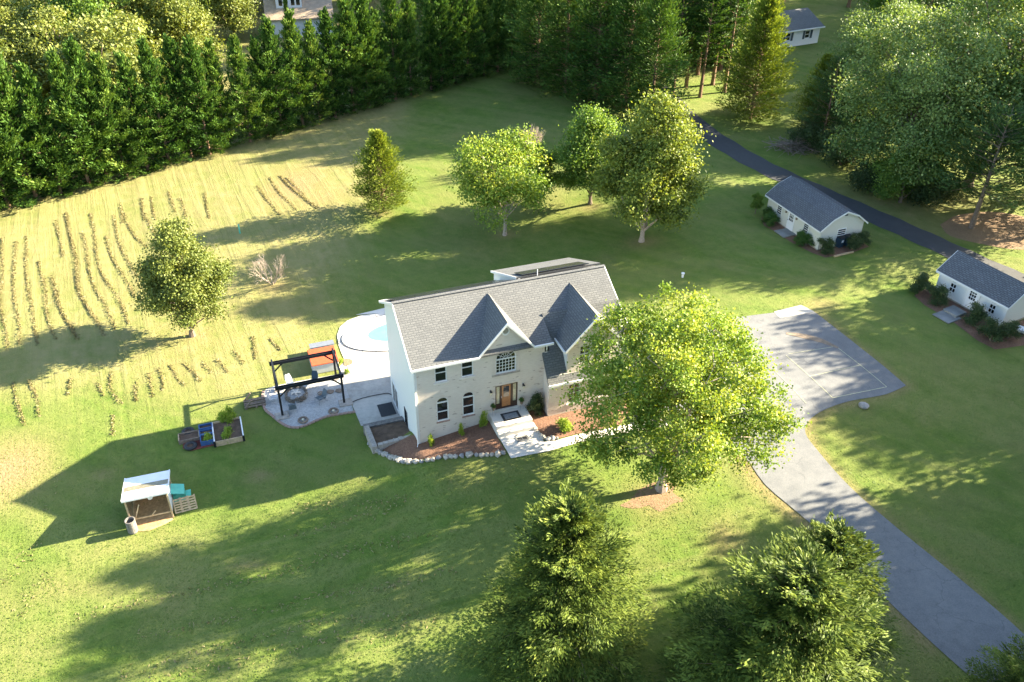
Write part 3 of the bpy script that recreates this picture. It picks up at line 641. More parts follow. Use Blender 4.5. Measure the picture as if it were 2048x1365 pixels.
# fascia, gutters, rake boards
MB().box(-.3, 4.36, -.42, -.305, EZ - .17, EZ - .02).build('gutter', 'white_trim', H)
MB().box(8.22, 9.6, -.42, -.305, EZ - .17, EZ - .02).build('gutter', 'white_trim', H)
MB().box(8.95, 15.3, -1.47, -1.355, pz(-1.35) - .2, pz(-1.35) - .04).build('gutter', 'white_trim', H)
MB().box(-.3, 15.3, DD + .355, DD + .45, EZ - .17, EZ - .02).build('gutter', 'white_trim', H)
MB().box(10.0, 10.08, -1.3, 1.3, g2z - .2, g2z - .03).build('gutter', 'white_trim', H)
for x in (-.3, 15.24):
    MB().slab([(x, -.3, EZ - .16), (x, -.3, EZ + .01), (x, RY, zf(RY) + .01), (x, DD + .35, EZ + .01), (x, DD + .35, EZ - .16), (x, RY, zf(RY) - .18)], (.06, 0, 0)).build('rake_board', 'white_trim', H)
for (gx_, zz, ze, hw, yy) in ((g1, zg1 + .04, EZ + .04, g1r + .02, -.36), (g2, zg2 + .02, g2z + .02, g2 - 10.08, -1.38)):
    for s in (-1, 1):
        b = MB().slab([(gx_, yy, zz), (gx_ + s * hw, yy, ze), (gx_ + s * hw, yy, ze - .2), (gx_, yy, zz - .22)], (0, .055, 0)); b.build('rake_board', 'white_trim', H)
# shingle strip along the right of both front gable ridges
for (gx_, zz, ze, hw, y0_, y1_) in ((g1, zg1 + .03, EZ + .03, g1r, -.3, 3.5), (g2, zg2 + .01, g2z + .02, 2.1, -1.32, 3.2)):
    MB().slab([(gx_ + .02, y1_, zz + .01), (gx_ + .02, y0_, zz + .01), (gx_ + .2, y0_, zz - .18), (gx_ + .2, y1_, zz - .18)], (0, 0, .015)).build('ridge_trim', 'shingle_grey', H)
MB().slab([(8.78, 4.85, 7.25), (8.78, 4.85, 7.42), (8.78, 10.3, 5.0), (8.78, 10.3, 4.82)], (.05, 0, 0)).build('rake_board', 'white_trim', H)
MB().tube([(-.12, -.36, EZ - .12), (-.06, -.1, EZ - .4), (-.06, -.1, -1.3), (-.2, -.35, -1.55)], .05, 6).build('downspout', 'white_trim', H)
MB().tube([(9.3, -.36, EZ - .12), (9.24, -.08, EZ - .3), (9.24, -.06, 4.3)], .045, 6).build('downspout', 'white_trim', H)
MB().tube([(10.3, 4.6, 7.4), (10.3, 4.6, 7.9)], .03, 8).build('vent_pipe', 'white_trim', H)
# solar panels on the rear slope
zr = lambda y: zf(RY) - sb * (y - RY)
def panel(x0, x1, y0, y1):
    o = MB().slab([(x0, y0, zr(y0) + .13), (x1, y0, zr(y0) + .13), (x1, y1, zr(y1) + .13), (x0, y1, zr(y1) + .13)], (0, .0, -.04)).build('solar_panel', 'solar', H)
for i in range(8): panel(.1 + i * 1.02, .1 + i * 1.02 + 1.0, 4.5, 6.15)
for i in range(8): panel(.1 + i * 1.02, .1 + i * 1.02 + 1.0, 6.18, 7.83)
for i in range(5):
    y0_, y1_ = 4.95, 6.6; ze_ = lambda y: 7.4 - .444 * (y - 4.85)
    MB().slab([(9.3 + i * 1.02, y0_, ze_(y0_) + .12), (10.3 + i * 1.02, y0_, ze_(y0_) + .12), (10.3 + i * 1.02, y1_, ze_(y1_) + .12), (9.3 + i * 1.02, y1_, ze_(y1_) + .12)], (0, 0, -.04)).build('solar_panel', 'solar', H)
MB().box(.1, 8.2, 4.42, 4.49, zr(4.45) + .05, zr(4.45) + .12).build('panel_rail', 'black_metal', H)
MB().box(9.3, 14.4, 4.87, 4.93, 7.45, 7.5).build('panel_rail', 'black_metal', H)
# ------------------------------------------------------------------ landing, walk, beds
st = thing('front_steps', 'pale concrete landing with two steps below the front door', 'steps', (HX, HY, 0), YAW)
MB().box(5.1, 7.74, -1.62, -.0, -1.6, -.14).build('landing', 'concrete', st)
MB().box(5.12, 7.82, -2.05, -1.622, -1.6, -.43).build('step', 'concrete', st)
wk = [PH(5.15, -2.0), PH(7.9, -2.0)] + G((1088, 885), (1110, 883), (1165, 868), (1240, 853), (1330, 838), (1345, 850), (1185, 879), (1100, 903), (1022, 918))
drape('walkway', wk, 'concrete', .05, .5)
bl = [PH(0, -.02), PH(5.08, -.02), PH(5.08, -2.0)] + G((1012, 905), (985, 908), (950, 911), (905, 912), (860, 918), (822, 922), (792, 915), (768, 903), (750, 893), (760, 884), (800, 880)) + [PH(-.02, 1.2)]
bd = drape('flower_bed', bl, 'mulch', .03, .35, rough=.05, edge=.05)
br = [PH(7.86, -.02), PH(9.1, -.02), PH(9.1, -1.07), PH(15.0, -1.07), PH(15.0, -2.2)] + G((1240, 850), (1165, 866), (1125, 876), (1092, 882), (1080, 868), (1068, 852))
drape('flower_bed', br, 'mulch', .03, .35, rough=.05, edge=.05)
# irregular stones
def stone_mesh(seed, m='stone'):
    r = random.Random(seed); bm = bmesh.new(); bmesh.ops.create_icosphere(bm, subdivisions=1, radius=.5)
    for v in bm.verts: v.co *= r.uniform(.75, 1.12); v.co.z *= .75
    me = bpy.data.meshes.new('stone'); bm.to_mesh(me); bm.free(); me.materials.append(M(m)); auto_uv(me); return me
SM = [stone_mesh(i) for i in range(5)] + [stone_mesh(9, 'stone_grey'), stone_mesh(10, 'pit_stone'), stone_mesh(11, 'pit_stone')]
def stones(name, label, cat, line, spacing, size, n2=1):
    root = thing(name, label, cat, line[0]); L = 0; last = None; k = 0
    for a, b_ in zip(line, line[1:]):
        seg = (b_ - a).length; t = 0 if last is None else last
        while t < seg:
            p = a.lerp(b_, t / seg); s = size * random.uniform(.75, 1.25); z = float(T(p.x, p.y))
            o = link('stone', SM[k % 6 if k % 7 else 5], root, (p.x - line[0].x + random.uniform(-.06, .06), p.y - line[0].y + random.uniform(-.06, .06), z - line[0].z + s * .2), random.uniform(0, 6))
            o.scale = (s * 1.15, s * .95, s); k += 1; t += spacing * random.uniform(.8, 1.2)
        last = t - seg
    return root
stones('stone_border', 'long row of pale rough stones round the mulch bed left of the steps', 'stone edging', spl(G((742, 889), (748, 898), (762, 908), (785, 918), (815, 926), (845, 925), (880, 918), (915, 914), (960, 912), (1012, 909)), 4), .42, .5)
stones('stone_border', 'short row of stones between the walkway and the bed with the lime shrub', 'stone edging', spl(G((1066, 852), (1074, 863), (1082, 874), (1092, 881), (1106, 879), (1118, 877)), 4), .38, .42)
stones('stone_border', 'few small stones beside the paving blocks at the left house corner', 'stone edging', spl(G((775, 883), (790, 880), (803, 879)), 3), .6, .38)
# retaining steps at the side of the house
rt = thing('retaining_wall', 'dark weathered timber retaining wall across the side passage by the gable end', 'retaining wall', (HX, HY, 0), YAW)
MB().box(-2.95, -.02, 4.55, 4.85, -3.5, -2.75).build('timber_beam', 'grey_timber', rt)
MB().box(-3.0, -.02, 4.25, 4.54, -3.4, -2.6).build('timber_beam', 'grey_timber', rt)
MB().slab([(-2.9, 4.24, -2.72), (-.02, 4.24, -2.72), (-.02, 1.6, -2.1), (-2.6, 1.6, -2.35)], (0, 0, -.9)).build('soil_fill', 'soil', rt)
bw = thing('block_wall', 'low line of grey paving blocks edging the dark soil at the side of the house', 'block edging', (HX, HY, 0), YAW)
for i in range(7): MB().box(-2.55 + i * .37, -2.2 + i * .37, 1.3, 1.58, -2.6, -1.95 + .02 * i).build('block', 'paver', bw)
for i in range(6): MB().box(-2.98, -2.62, 1.35 + i * .48, 1.79 + i * .48, -3.0, -2.05 - .07 * i).build('block', 'paver', bw)
for i in range(3): pass
m1 = MB().box(-.65, .65, -.42, .42, 0, .02).build('doormat', 'charcoal_mat', None, loc=(*h2w(6.45, -.78), -.14), rz=YAW); tag(m1, 'grey bordered doormat on the landing in front of the door', 'doormat')
MB().box(-.48, .48, -.27, .27, .02, .026).build('centre_panel', 'grey_mat', m1)
q = Vector((*h2w(6.6, -2.65), 0)); q.z = float(T(q.x, q.y)); m2 = MB().box(-.45, .45, -.26, .26, 0, .02).build('doormat', 'concrete_old', None, loc=(q.x, q.y, q.z + .06), rz=YAW); tag(m2, 'small pale doormat with two dark squares at the foot of the steps', 'doormat')
for s in (-1, 1): MB().box(s * .18 - .14, s * .18 + .14, -.15, .15, .02, .026).build('dark_square', 'charcoal_mat', m2)
X, Y, z = hz(787, 803, ZP); q = h2w(-.75, 6.75); m3 = MB().box(-.6, .55, -.75, .75, 0, .02).build('doormat', 'charcoal_mat', None, loc=(q[0], q[1], ZP + .03), rz=YAW); tag(m3, 'plain charcoal mat on the patio outside the white sliding door', 'doormat')
P_ = [Vector((*ray(u, v, ZP), ZP + .05)) for u, v in ((704, 806), (715, 801), (735, 795), (760, 790), (775, 788), (783, 791), (790, 797))]
tag(MB().tube(spl(P_, 4), .03, 5).build('garden_hose', 'black_metal'), 'thin black hose lying across the grey patio beside the house', 'hose')
# ------------------------------------------------------------------ trees
def limb(b, a, c, r0, r1, wob=.12, n=5, seg=4):
    a = Vector(a); c = Vector(c); L = (c - a).length; pts = []
    for i in range(seg + 1):
        t = i / seg; p = a.lerp(c, t); p.z += math.sin(math.pi * t) * L * .06
        if 0 < i < seg: p += Vector(rng.normal(size=3)) * L * wob * .35
        pts.append(p)
    b.tube(pts, [r0 + (r1 - r0) * i / seg for i in range(seg + 1)], n, False)
def broadleaf(seed, h, R, base, leaf, bark='bark', lobes=12, clumps=300, per=70, size=.24, tr=.22, prof='round', lower=False, sprd=.42):
    """base = height where the crown starts (share of h). returns (trunk mesh, crown mesh)"""
    global rng; rng = np.random.default_rng(seed); b = MB(); cb = h * base
    lean = rng.normal(size=2) * .03 * h
    top = Vector((lean[0], lean[1], h * .62))
    b.tube([(0, 0, -.3), (0, 0, .05), (0, 0, .5), top * .5 + Vector((rng.normal() * .1, rng.normal() * .1, 0)), top], [tr * 1.7, tr * 1.45, tr * 1.05, tr * .75, tr * .3], 8, False)
    C = []; rad = []
    for i in range(lobes):
        t = (i + .5) / lobes; z = cb + (h - cb) * (.12 + .78 * t)
        tt = (z - cb) / (h - cb)
        if prof == 'round': w = math.sin(math.pi * min(1, .18 + tt * .8)) ** .6
        elif prof == 'cone': w = (1 - tt) ** .75 * 1.05
        elif prof == 'wide': w = math.sin(math.pi * (.25 + tt * .62)) ** .45
        elif prof == 'egg': w = min(1, (tt / .28) ** .5) * (1 - max(0, (tt - .28) / .75) ** 1.7) ** .8
        a = i * 2.39996 + rng.normal() * .3; rr = R * w * rng.uniform(.38, .92 if lobes >= 24 else .8)
        C.append((math.cos(a) * rr + lean[0], math.sin(a) * rr + lean[1], z)); rad.append(max(.17 * R, R * w * rng.uniform(.22, .42)))
    C.append((lean[0], lean[1], h - .22 * R)); rad.append(.26 * R); C.append((lean[0], lean[1], cb + (h - cb) * .5)); rad.append(.42 * R)
    C = np.array(C); rad = np.array(rad)
    for c, r in zip(C, rad):
        z0 = max(cb * .7, c[2] - 1.1 * math.hypot(c[0], c[1]) - .3 * r); z0 = min(z0, h * .6); t = z0 / (h * .62)
        limb(b, (lean[0] * t * .8, lean[1] * t * .8, z0), c, tr * .42 * (1.1 - .6 * t), tr * .1)
    w = rad ** 2; k = rng.choice(len(C), clumps, p=w / w.sum()); d = unit(clumps); d[:, 2] = np.where(d[:, 2] < -.2, d[:, 2] * (1 if lower else .5), d[:, 2])
    P = C[k] + d * (rad[k] * rng.uniform(.55, 1.08, clumps))[:, None] * np.array([1, 1, .8])
    P[:, 2] = np.clip(P[:, 2], cb * .9, h)
    for i in range(0, clumps, 5):
        c = C[k[i]]; limb(b, c, P[i], tr * .1, .012, .2, 3, 2)
    cs = rng.uniform(.75, 1.35, clumps) * sprd * (R / 4.2) ** .35
    ct = rng.uniform(.15, .75, clumps)
    n = clumps * per; ki = np.repeat(np.arange(clumps), per)
    o = rng.normal(size=(n, 3)) * cs[ki][:, None] * np.array([1, 1, .62])
    L = P[ki] + o; N = unit(n) * .9 + np.array([0, 0, .75]) + d[ki] * .3
    D = unit(n) + d[ki] * .4 - np.array([0, 0, .25])
    ti = ct[ki] + rng.normal(size=n) * .13 + .12 * (L[:, 2] - cb) / (h - cb)  # random tone per cluster, lighter towards the crown top
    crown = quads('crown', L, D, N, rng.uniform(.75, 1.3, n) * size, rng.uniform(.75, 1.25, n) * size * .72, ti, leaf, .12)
    return b.mesh('trunk', bark, fix=False), crown
def conifer(seed, h, R, mat_, bark='bark', base=.04, dz=.42, nb=8, droop=(-.35, .55), pw=.85, ql=.42, qw=.12, dens=3.2, side=.5, tr=.17, ragged=.18, up=.3, tip=1.0, hang=.0, thick=.03):
    """whorled branches; each branch is a frond of side twigs dressed with narrow faces"""
    global rng; rng = np.random.default_rng(seed); b = MB()
    b.tube([(0, 0, -.3), (0, 0, .4), (0, 0, h * .5), (0, 0, h * .98)], [tr * 1.3, tr, tr * .6, .02], 7, False)
    P = []; D = []; N = []; TI = []; z = h * base
    while z < h * .985:
        t = (z / h - base) / (1 - base); r0 = R * min(1, (t + .06) / .16) ** .5 * (1 - t) ** pw * tip + .15; a0 = rng.uniform(0, 6.28); sl = droop[0] + (droop[1] - droop[0]) * t
        for j in range(nb):
            a = a0 + 2 * math.pi * j / nb + rng.normal() * .22; r = r0 * rng.uniform(1 - ragged * 1.8, 1 + ragged); e = sl + rng.normal() * .14
            bd = np.array([math.cos(a) * math.cos(e), math.sin(a) * math.cos(e), math.sin(e)]); sd_ = np.array([-math.sin(a), math.cos(a), 0.])
            org = np.array([0, 0, z + rng.uniform(-1.1, 1.1) * dz * min(1, r)]); bt = rng.uniform(.15, .55)
            if r > .8 and j % 2 == 0: b.tube([tuple(org), tuple(org + bd * r * .8)], [.03 + .006 * r, .01], 3, False)
            m = max(4, int(r * 3.6)); ts = np.linspace(.18, 1, m) * r; sg = np.where(np.arange(m) % 2, 1, -1) * rng.uniform(.6, 1.1, m); sg[-1] = 0
            tl = side * (.35 + .42 * (r - ts) + .1 * r) * rng.uniform(.7, 1.2, m); k = max(3, int(dens * 2.2))
            si = np.repeat(np.arange(m), k); f = rng.uniform(0, 1, m * k)
            s = ts[si] + f * tl[si] * .55; lat = sg[si] * tl[si] * f
            zz = (s / max(r, .1)) ** 2 * r * up * .35 - hang * np.abs(lat) * .9 - hang * f * .15
            p = org + bd * s[:, None] + sd_ * lat[:, None]; p[:, 2] += zz
            p += rng.normal(size=p.shape) * (.04 + thick * r)
            dd = bd * .75 + sd_ * sg[si][:, None] * .75 + rng.normal(size=p.shape) * .15; dd[:, 2] += up * .8 - hang * 1.1
            P.append(p); D.append(dd); N.append(np.array([0, 0, 1.]) + bd * .35 + rng.normal(size=p.shape) * .42); TI.append(bt + .5 * (s / r - .6) + rng.normal(size=len(p)) * .09)  # tint rises towards branch tips: sunlit tips painted into the colour
        z += dz * (1 - .35 * t)
    P = np.concatenate(P); D = np.concatenate(D); N = np.concatenate(N); TI = np.concatenate(TI); n = len(P)
    return b.mesh('trunk', bark, fix=False), quads('crown', P, D, N, rng.uniform(.7, 1.35, n) * ql, rng.uniform(.7, 1.3, n) * qw, TI, mat_, .1)
def plant(name, label, cat, mm, loc, scale=1, rz=None, group=None, crown='crown'):
    z = float(T(loc[0], loc[1])); o = thing(name, label, cat, (loc[0], loc[1], z), random.uniform(0, 6.28) if rz is None else rz, group, (scale, scale, scale) if not hasattr(scale, '__len__') else scale)
    link('trunk', mm[0], o); link('crown', mm[1], o); return o
NTRI = [0]
def reg(mm): NTRI[0] += 2 * len(mm[1].polygons) + 2 * len(mm[0].polygons); return mm
def W(u, v): q = gp(u, v); return (q.x, q.y)
# near trees ---------------------------------------------------------
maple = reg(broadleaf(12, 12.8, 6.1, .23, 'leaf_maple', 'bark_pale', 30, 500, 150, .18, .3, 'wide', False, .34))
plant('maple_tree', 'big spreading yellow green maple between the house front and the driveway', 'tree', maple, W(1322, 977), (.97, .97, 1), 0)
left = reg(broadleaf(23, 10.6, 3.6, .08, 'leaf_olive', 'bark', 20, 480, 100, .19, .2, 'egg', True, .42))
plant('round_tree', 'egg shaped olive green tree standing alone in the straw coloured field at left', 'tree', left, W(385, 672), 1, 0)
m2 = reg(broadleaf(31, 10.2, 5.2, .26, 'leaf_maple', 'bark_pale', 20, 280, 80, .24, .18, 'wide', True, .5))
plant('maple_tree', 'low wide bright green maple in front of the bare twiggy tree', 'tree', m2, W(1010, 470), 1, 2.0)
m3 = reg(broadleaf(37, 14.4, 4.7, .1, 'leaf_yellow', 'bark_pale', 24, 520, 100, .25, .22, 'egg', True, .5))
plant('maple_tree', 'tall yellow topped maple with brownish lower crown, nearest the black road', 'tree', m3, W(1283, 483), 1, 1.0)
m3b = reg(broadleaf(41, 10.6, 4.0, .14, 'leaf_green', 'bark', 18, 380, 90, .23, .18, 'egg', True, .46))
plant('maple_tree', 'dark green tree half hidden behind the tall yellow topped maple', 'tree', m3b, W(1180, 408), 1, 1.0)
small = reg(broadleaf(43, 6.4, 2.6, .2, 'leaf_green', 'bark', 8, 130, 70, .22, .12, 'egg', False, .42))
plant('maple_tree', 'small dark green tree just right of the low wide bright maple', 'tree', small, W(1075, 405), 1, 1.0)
cone = reg(conifer(51, 8.7, 3.5, 'needle_cedar', 'bark_red', .1, .3, 9, (-.1, .9), .8, .26, .1, 4.6, .8, .14, .18, .4, 1, 0, .06))
plant('red_cedar', 'small cone shaped yellow green cedar alone in the mown field', 'tree', cone, W(767, 425), 1, 0)
cedar = reg(conifer(53, 14.8, 4.8, 'needle_cedar', 'bark_red', .05, .36, 9, (.0, .9), .6, .36, .13, 3.6, .8, .2, .2, .45))
plant('red_cedar', 'tall broad golden green cedar in front of the white ranch house', 'tree', cedar, W(1500, 238), 1, 0)
# bare trees
def bare_tree(seed, h, R, spread, up=.8):
    global rng; rng = np.random.default_rng(seed); b = MB()
    def rec(p, d, L, r, k):
        q = p + d * L; b.tube([tuple(p), tuple(p + d * L * .5 + rng.normal(size=3) * L * .05), tuple(q)], [r, r * .8, r * .6], 4, False)
        if k == 0: return
        for _ in range(3 if k > 1 else 4):
            nd = d + rng.normal(size=3) * spread + np.array([0, 0, up * .25]); nd /= np.linalg.norm(nd); rec(p + d * L * rng.uniform(.5, 1), nd, L * rng.uniform(.6, .8), r * .55, k - 1)
    n = 7
    for i in range(n):
        a = 2 * math.pi * i / n; d = np.array([math.cos(a) * R / h, math.sin(a) * R / h, 1.]); d /= np.linalg.norm(d); rec(np.array([math.cos(a) * .1, math.sin(a) * .1, -.1]), d, h * .36, .05, 4)
    return b
simple('bare_twigs', (.34, .28, .23), .85, .15)
t = thing('bare_tree', 'leafless pale twiggy tree behind the low wide maple', 'tree', gp(1063, 335)); bare_tree(5, 5.6, 1.6, .18).build('branches', 'bare_twigs', t, fix=False)
t = thing('bare_tree', 'small leafless spreading tree in the field right of the egg shaped tree', 'tree', gp(545, 568)); bare_tree(8, 3.6, 2.6, .3, .3).build('branches', 'bare_twigs', t, fix=False)
# front spruces
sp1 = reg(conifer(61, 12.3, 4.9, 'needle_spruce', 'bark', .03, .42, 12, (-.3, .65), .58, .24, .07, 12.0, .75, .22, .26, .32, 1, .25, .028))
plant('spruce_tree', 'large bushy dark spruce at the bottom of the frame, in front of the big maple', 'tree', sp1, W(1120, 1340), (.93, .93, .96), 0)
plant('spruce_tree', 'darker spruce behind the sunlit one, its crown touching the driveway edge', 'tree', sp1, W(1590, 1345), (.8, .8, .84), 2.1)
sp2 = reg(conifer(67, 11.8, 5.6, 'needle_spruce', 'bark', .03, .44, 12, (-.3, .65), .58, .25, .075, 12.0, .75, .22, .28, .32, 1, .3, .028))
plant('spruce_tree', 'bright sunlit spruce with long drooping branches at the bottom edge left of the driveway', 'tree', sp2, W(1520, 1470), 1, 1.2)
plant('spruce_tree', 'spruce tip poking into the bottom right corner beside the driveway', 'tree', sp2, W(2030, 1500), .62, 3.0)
# leyland screen
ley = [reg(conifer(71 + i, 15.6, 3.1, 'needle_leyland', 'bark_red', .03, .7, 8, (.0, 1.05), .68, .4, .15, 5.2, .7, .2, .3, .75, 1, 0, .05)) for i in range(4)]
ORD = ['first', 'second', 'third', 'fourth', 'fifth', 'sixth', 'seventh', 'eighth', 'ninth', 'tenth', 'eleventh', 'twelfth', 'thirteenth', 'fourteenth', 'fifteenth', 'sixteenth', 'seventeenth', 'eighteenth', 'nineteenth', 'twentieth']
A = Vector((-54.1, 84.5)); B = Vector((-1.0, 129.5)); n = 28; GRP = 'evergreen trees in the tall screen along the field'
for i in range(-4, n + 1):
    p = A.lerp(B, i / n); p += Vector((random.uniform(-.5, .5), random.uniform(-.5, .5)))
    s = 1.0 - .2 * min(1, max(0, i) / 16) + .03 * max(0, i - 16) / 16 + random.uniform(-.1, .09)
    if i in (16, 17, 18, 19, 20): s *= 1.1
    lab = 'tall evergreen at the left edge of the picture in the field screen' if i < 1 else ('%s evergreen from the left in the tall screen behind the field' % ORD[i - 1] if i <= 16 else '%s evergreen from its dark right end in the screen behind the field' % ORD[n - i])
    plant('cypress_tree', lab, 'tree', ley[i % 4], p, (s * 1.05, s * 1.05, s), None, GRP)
# tall spruces closing the field
bigs = [reg(conifer(81 + i, 17.5, 5.2, 'needle_leyland', 'bark_red', .02, .5, 9, (-.15, .8), .55, .42, .15, 2.6, .8, .25, .3, .5, 1, 0, .06)) for i in range(2)]
NM = ['leftmost', 'second', 'third', 'fourth', 'rightmost']
for i, (u, v, s) in enumerate(((1075, 168, .98), (1130, 186, 1.0), (1190, 205, 1.05), (1250, 222, 1.02), (1300, 238, .9))):
    plant('spruce_tree', '%s of the five huge dark spruces closing the far end of the field' % NM[i], 'tree', bigs[i % 2], W(u, v), s, None, 'huge spruces at the far end of the field')
for i in range(8):
    p = (2 + i * 4.6 + random.uniform(-1, 1), 134 + random.uniform(-1, 4) - i * .6)
    plant('spruce_tree', 'tall dark evergreen in the row behind the huge spruces', 'tree', bigs[i % 2] if i % 3 else ley[i % 4], p, 1.05, None, 'dark evergreens behind the huge spruces')
# open pines with red trunks, left of the golden cedar
pine = [reg(conifer(91 + i, 17, 3.4, 'needle_leyland', 'bark_red', .3, .6, 6, (.0, .7), .45, .5, .17, 2.0, .8, .28, .3, .4)) for i in range(2)]
for i, (u, v, s) in enumerate(((1345, 190, .95), (1372, 175, 1), (1400, 195, .92), (1425, 170, 1.05), (1448, 185, .95), (1470, 165, 1.0), (1395, 150, 1.1), (1440, 140, 1.1), (1330, 150, 1.1))):
    plant('pine_tree', 'bare stemmed dark pine in the shady group left of the golden cedar', 'tree', pine[i % 2], W(u, v), s, None, 'bare stemmed pines left of the golden cedar')
# right hand woodland
sil = reg(broadleaf(101, 18.5, 7.0, .1, 'leaf_blue', 'bark', 26, 520, 95, .26, .38, 'wide', True, .55))
wht = reg(conifer(103, 16.5, 4.6, 'needle_pine', 'bark_red', .12, .8, 7, (.1, .6), .5, .5, .12, 2.6, .9, .25, .25, .35))
plant('silver_maple', 'large silvery green maple beyond the black road, behind the barn roofed shed', 'tree', sil, W(1790, 372), 1, 0)
plant('silver_maple', 'tallest silvery maple at the right edge, behind the pine with the bare trunk', 'tree', sil, W(1935, 372), 1.22, 2.2)
plant('silver_maple', 'silvery maple on the left of the woodland, beside the two blue green pines', 'tree', sil, W(1745, 285), .85, 4.1)
plant('silver_maple', 'silvery maple partly out of the frame at the right edge', 'tree', sil, W(2080, 400), 1.05, 1.1)
lg = reg(broadleaf(105, 13, 5.0, .04, 'leaf_green', 'bark', 13, 300, 80, .28, .2, 'wide', True, .55))
plant('broadleaf_tree', 'low yellow green tree hanging over the verge of the black road', 'tree', lg, W(1800, 405), (.75, .75, .6), 1)
plant('broadleaf_tree', 'green tree filling the gap behind the silvery maples', 'tree', lg, (60, 128), 1.0, 2)
plant('broadleaf_tree', 'bright tree at the far right top of the woodland', 'tree', lg, (52, 118), .9, 3)
plant('pine_tree', 'soft blue green pine beside the brush pile, left of the silvery maples', 'tree', wht, W(1640, 298), (.72, .72, .66), 0)
plant('pine_tree', 'blue green pine just right of the one by the brush pile', 'tree', wht, W(1695, 300), (.7, .7, .6), 1.4)
plant('pine_tree', 'tall blue green pine rising behind the silvery maples', 'tree', wht, W(1800, 235), (1.1, 1.1, 1.05), 2.4)
plant('pine_tree', 'second tall blue green pine behind the silvery maples', 'tree', wht, W(1880, 240), (1.2, 1.2, 1.15), .4)
plant('red_cedar', 'small orange tinged cedar behind the brush pile', 'tree', cone, W(1625, 262), (.95, .95, 1.05), 1)
bpine = reg(conifer(107, 11.5, 5.4, 'needle_pine', 'bark', .3, .7, 7, (.05, .5), .4, .45, .11, 2.8, .95, .26, .25, .3))
o = plant('pine_tree', 'yellow green pine with bare leaning trunk standing on orange needle litter', 'tree', bpine, W(1942, 457), 1, 0)
plant('pine_tree', 'pine cut by the right edge above the white shed', 'tree', bpine, W(2090, 470), 1.1, 2)
bush = reg(broadleaf(111, 4.2, 3.4, 0.0, 'shrub_dark', 'bark', 9, 160, 60, .22, .1, 'wide', True, .45))
t = thing('brush_pile', 'grey tangle of dead branches below the blue green pine', 'brush pile', gp(1590, 300))
b = MB(); rng = np.random.default_rng(3)
for i in range(150):
    a = rng.uniform(0, 6.28); r = rng.uniform(0, 3.2); p = np.array([math.cos(a) * r, math.sin(a) * r * .6, rng.uniform(0, 1.7) * (1 - r / 4)]); d = rng.normal(size=3) * .9; d[2] *= .4; b.tube([tuple(p - d), tuple(p), tuple(p + d + rng.normal(size=3) * .2)], [.03, .04, .01], 3, False)
simple('dead_brush', (.2, .16, .13), .9, .3); b.build('branch', 'dead_brush', t, fix=False)
plant('shrub', 'dark shrub swallowing the right side of the brush pile', 'shrub', bush, W(1618, 300), .8, 0)
plant('shrub', 'dark shrub at the verge between brush pile and silvery maples', 'shrub', bush, W(1680, 330), .9, 1)
plant('shrub', 'dark undergrowth shrub below the silvery maples at the road verge', 'shrub', bush, W(1745, 385), .8, 2)
plant('shrub', 'dark shrub under the pine with the bare trunk', 'shrub', bush, W(1860, 405), .9, 3)
# woods behind the screen and beyond
bgA = [reg(broadleaf(121 + i, 16, 5.4, .12, m_, 'bark', 13, 210, 60, .42, .3, 'wide', True, .75)) for i, m_ in enumerate(('leaf_autumn', 'leaf_olive', 'leaf_green'))]
def wood(x0, x1, y0, y1, n, mats, sc, lab, grp, skip=None, name='broadleaf_tree'):
    k = 0; tries = 0; P = []
    while k < n and tries < 4000:
        tries += 1; x = random.uniform(x0, x1); y = random.uniform(y0, y1)
        if skip and skip(x, y): continue
        if any((x - a) ** 2 + (y - b_) ** 2 < 30 for a, b_ in P): continue
        P.append((x, y)); k += 1; plant(name, lab, 'tree', mats[k % len(mats)], (x, y), sc * random.uniform(.85, 1.15), None, grp)
hl_ = lambda x: 84.5 + (x + 54.1) * .847
wood(-95, -46, 95, 150, 36, [bgA[0], bgA[1], bgA[2]], .9, 'yellowing broadleaf tree in the sunlit woods behind the evergreen screen', 'yellowing trees behind the evergreen screen', lambda x, y: y < hl_(x) + 8)
wood(-100, -20, 160, 182, 22, [bgA[2], bgA[1], ley[0]], 1.1, 'dark tree in the woods behind the tan roofed house', 'dark trees behind the tan roofed house', lambda x, y: -44 < x < -26 and y < 166)
wood(-14, 40, 140, 180, 22, [bgA[2], bigs[0], ley[1]], 1.05, 'dark tree in the shady woods beyond the huge spruces', 'dark trees beyond the huge spruces')
wood(30, 95, 166, 190, 18, [bgA[2], bgA[2], pine[0]], 1.05, 'dark tree in the woods behind the white ranch house', 'dark trees behind the white ranch house')
wood(62, 90, 125, 165, 9, [bgA[2], bgA[0]], 1.1, 'tree deep in the woodland on the far right', 'trees deep in the right hand woodland', None)
plant('pine_tree', 'feathery pale pine rising above the screen at the top left', 'tree', wht, W(262, 175), (1.15, 1.15, 1.25), .4)
plant('broadleaf_tree', 'bright yellow bushy tree at the left edge above the screen', 'tree', bgA[0], (-66, 97), (.8, .8, .95), .4)
plant('pine_tree', 'slim pointed evergreen in front of the tan roofed house', 'tree', ley[2], (-34.8, 134.5), (.32, .32, .62), .4)
# trees standing right of the frame that shade the right lawn and the driveway
for i, (x, y, s, k) in enumerate(((48, 42.5, 1.1, 1), (47, 38.5, 1.2, 2), (49, 32, 1.1, 0), (47, 25, 1.1, 1), (45, 18, 1.0, 2), (57, 42, 1.2, 2), (62, 55.5, 1.0, 1), (70, 61.5, 1.2, 0), (55, 47.2, .8, 1), (63, 62, 1.12, 2), (61, 67, 1.05, 0), (70, 66, 1.2, 2))):
    plant('broadleaf_tree', 'tall tree outside the right edge, shading the lawn beside the driveway', 'tree', bgA[k % 3], (x, y), s, None, 'shade trees right of the driveway')
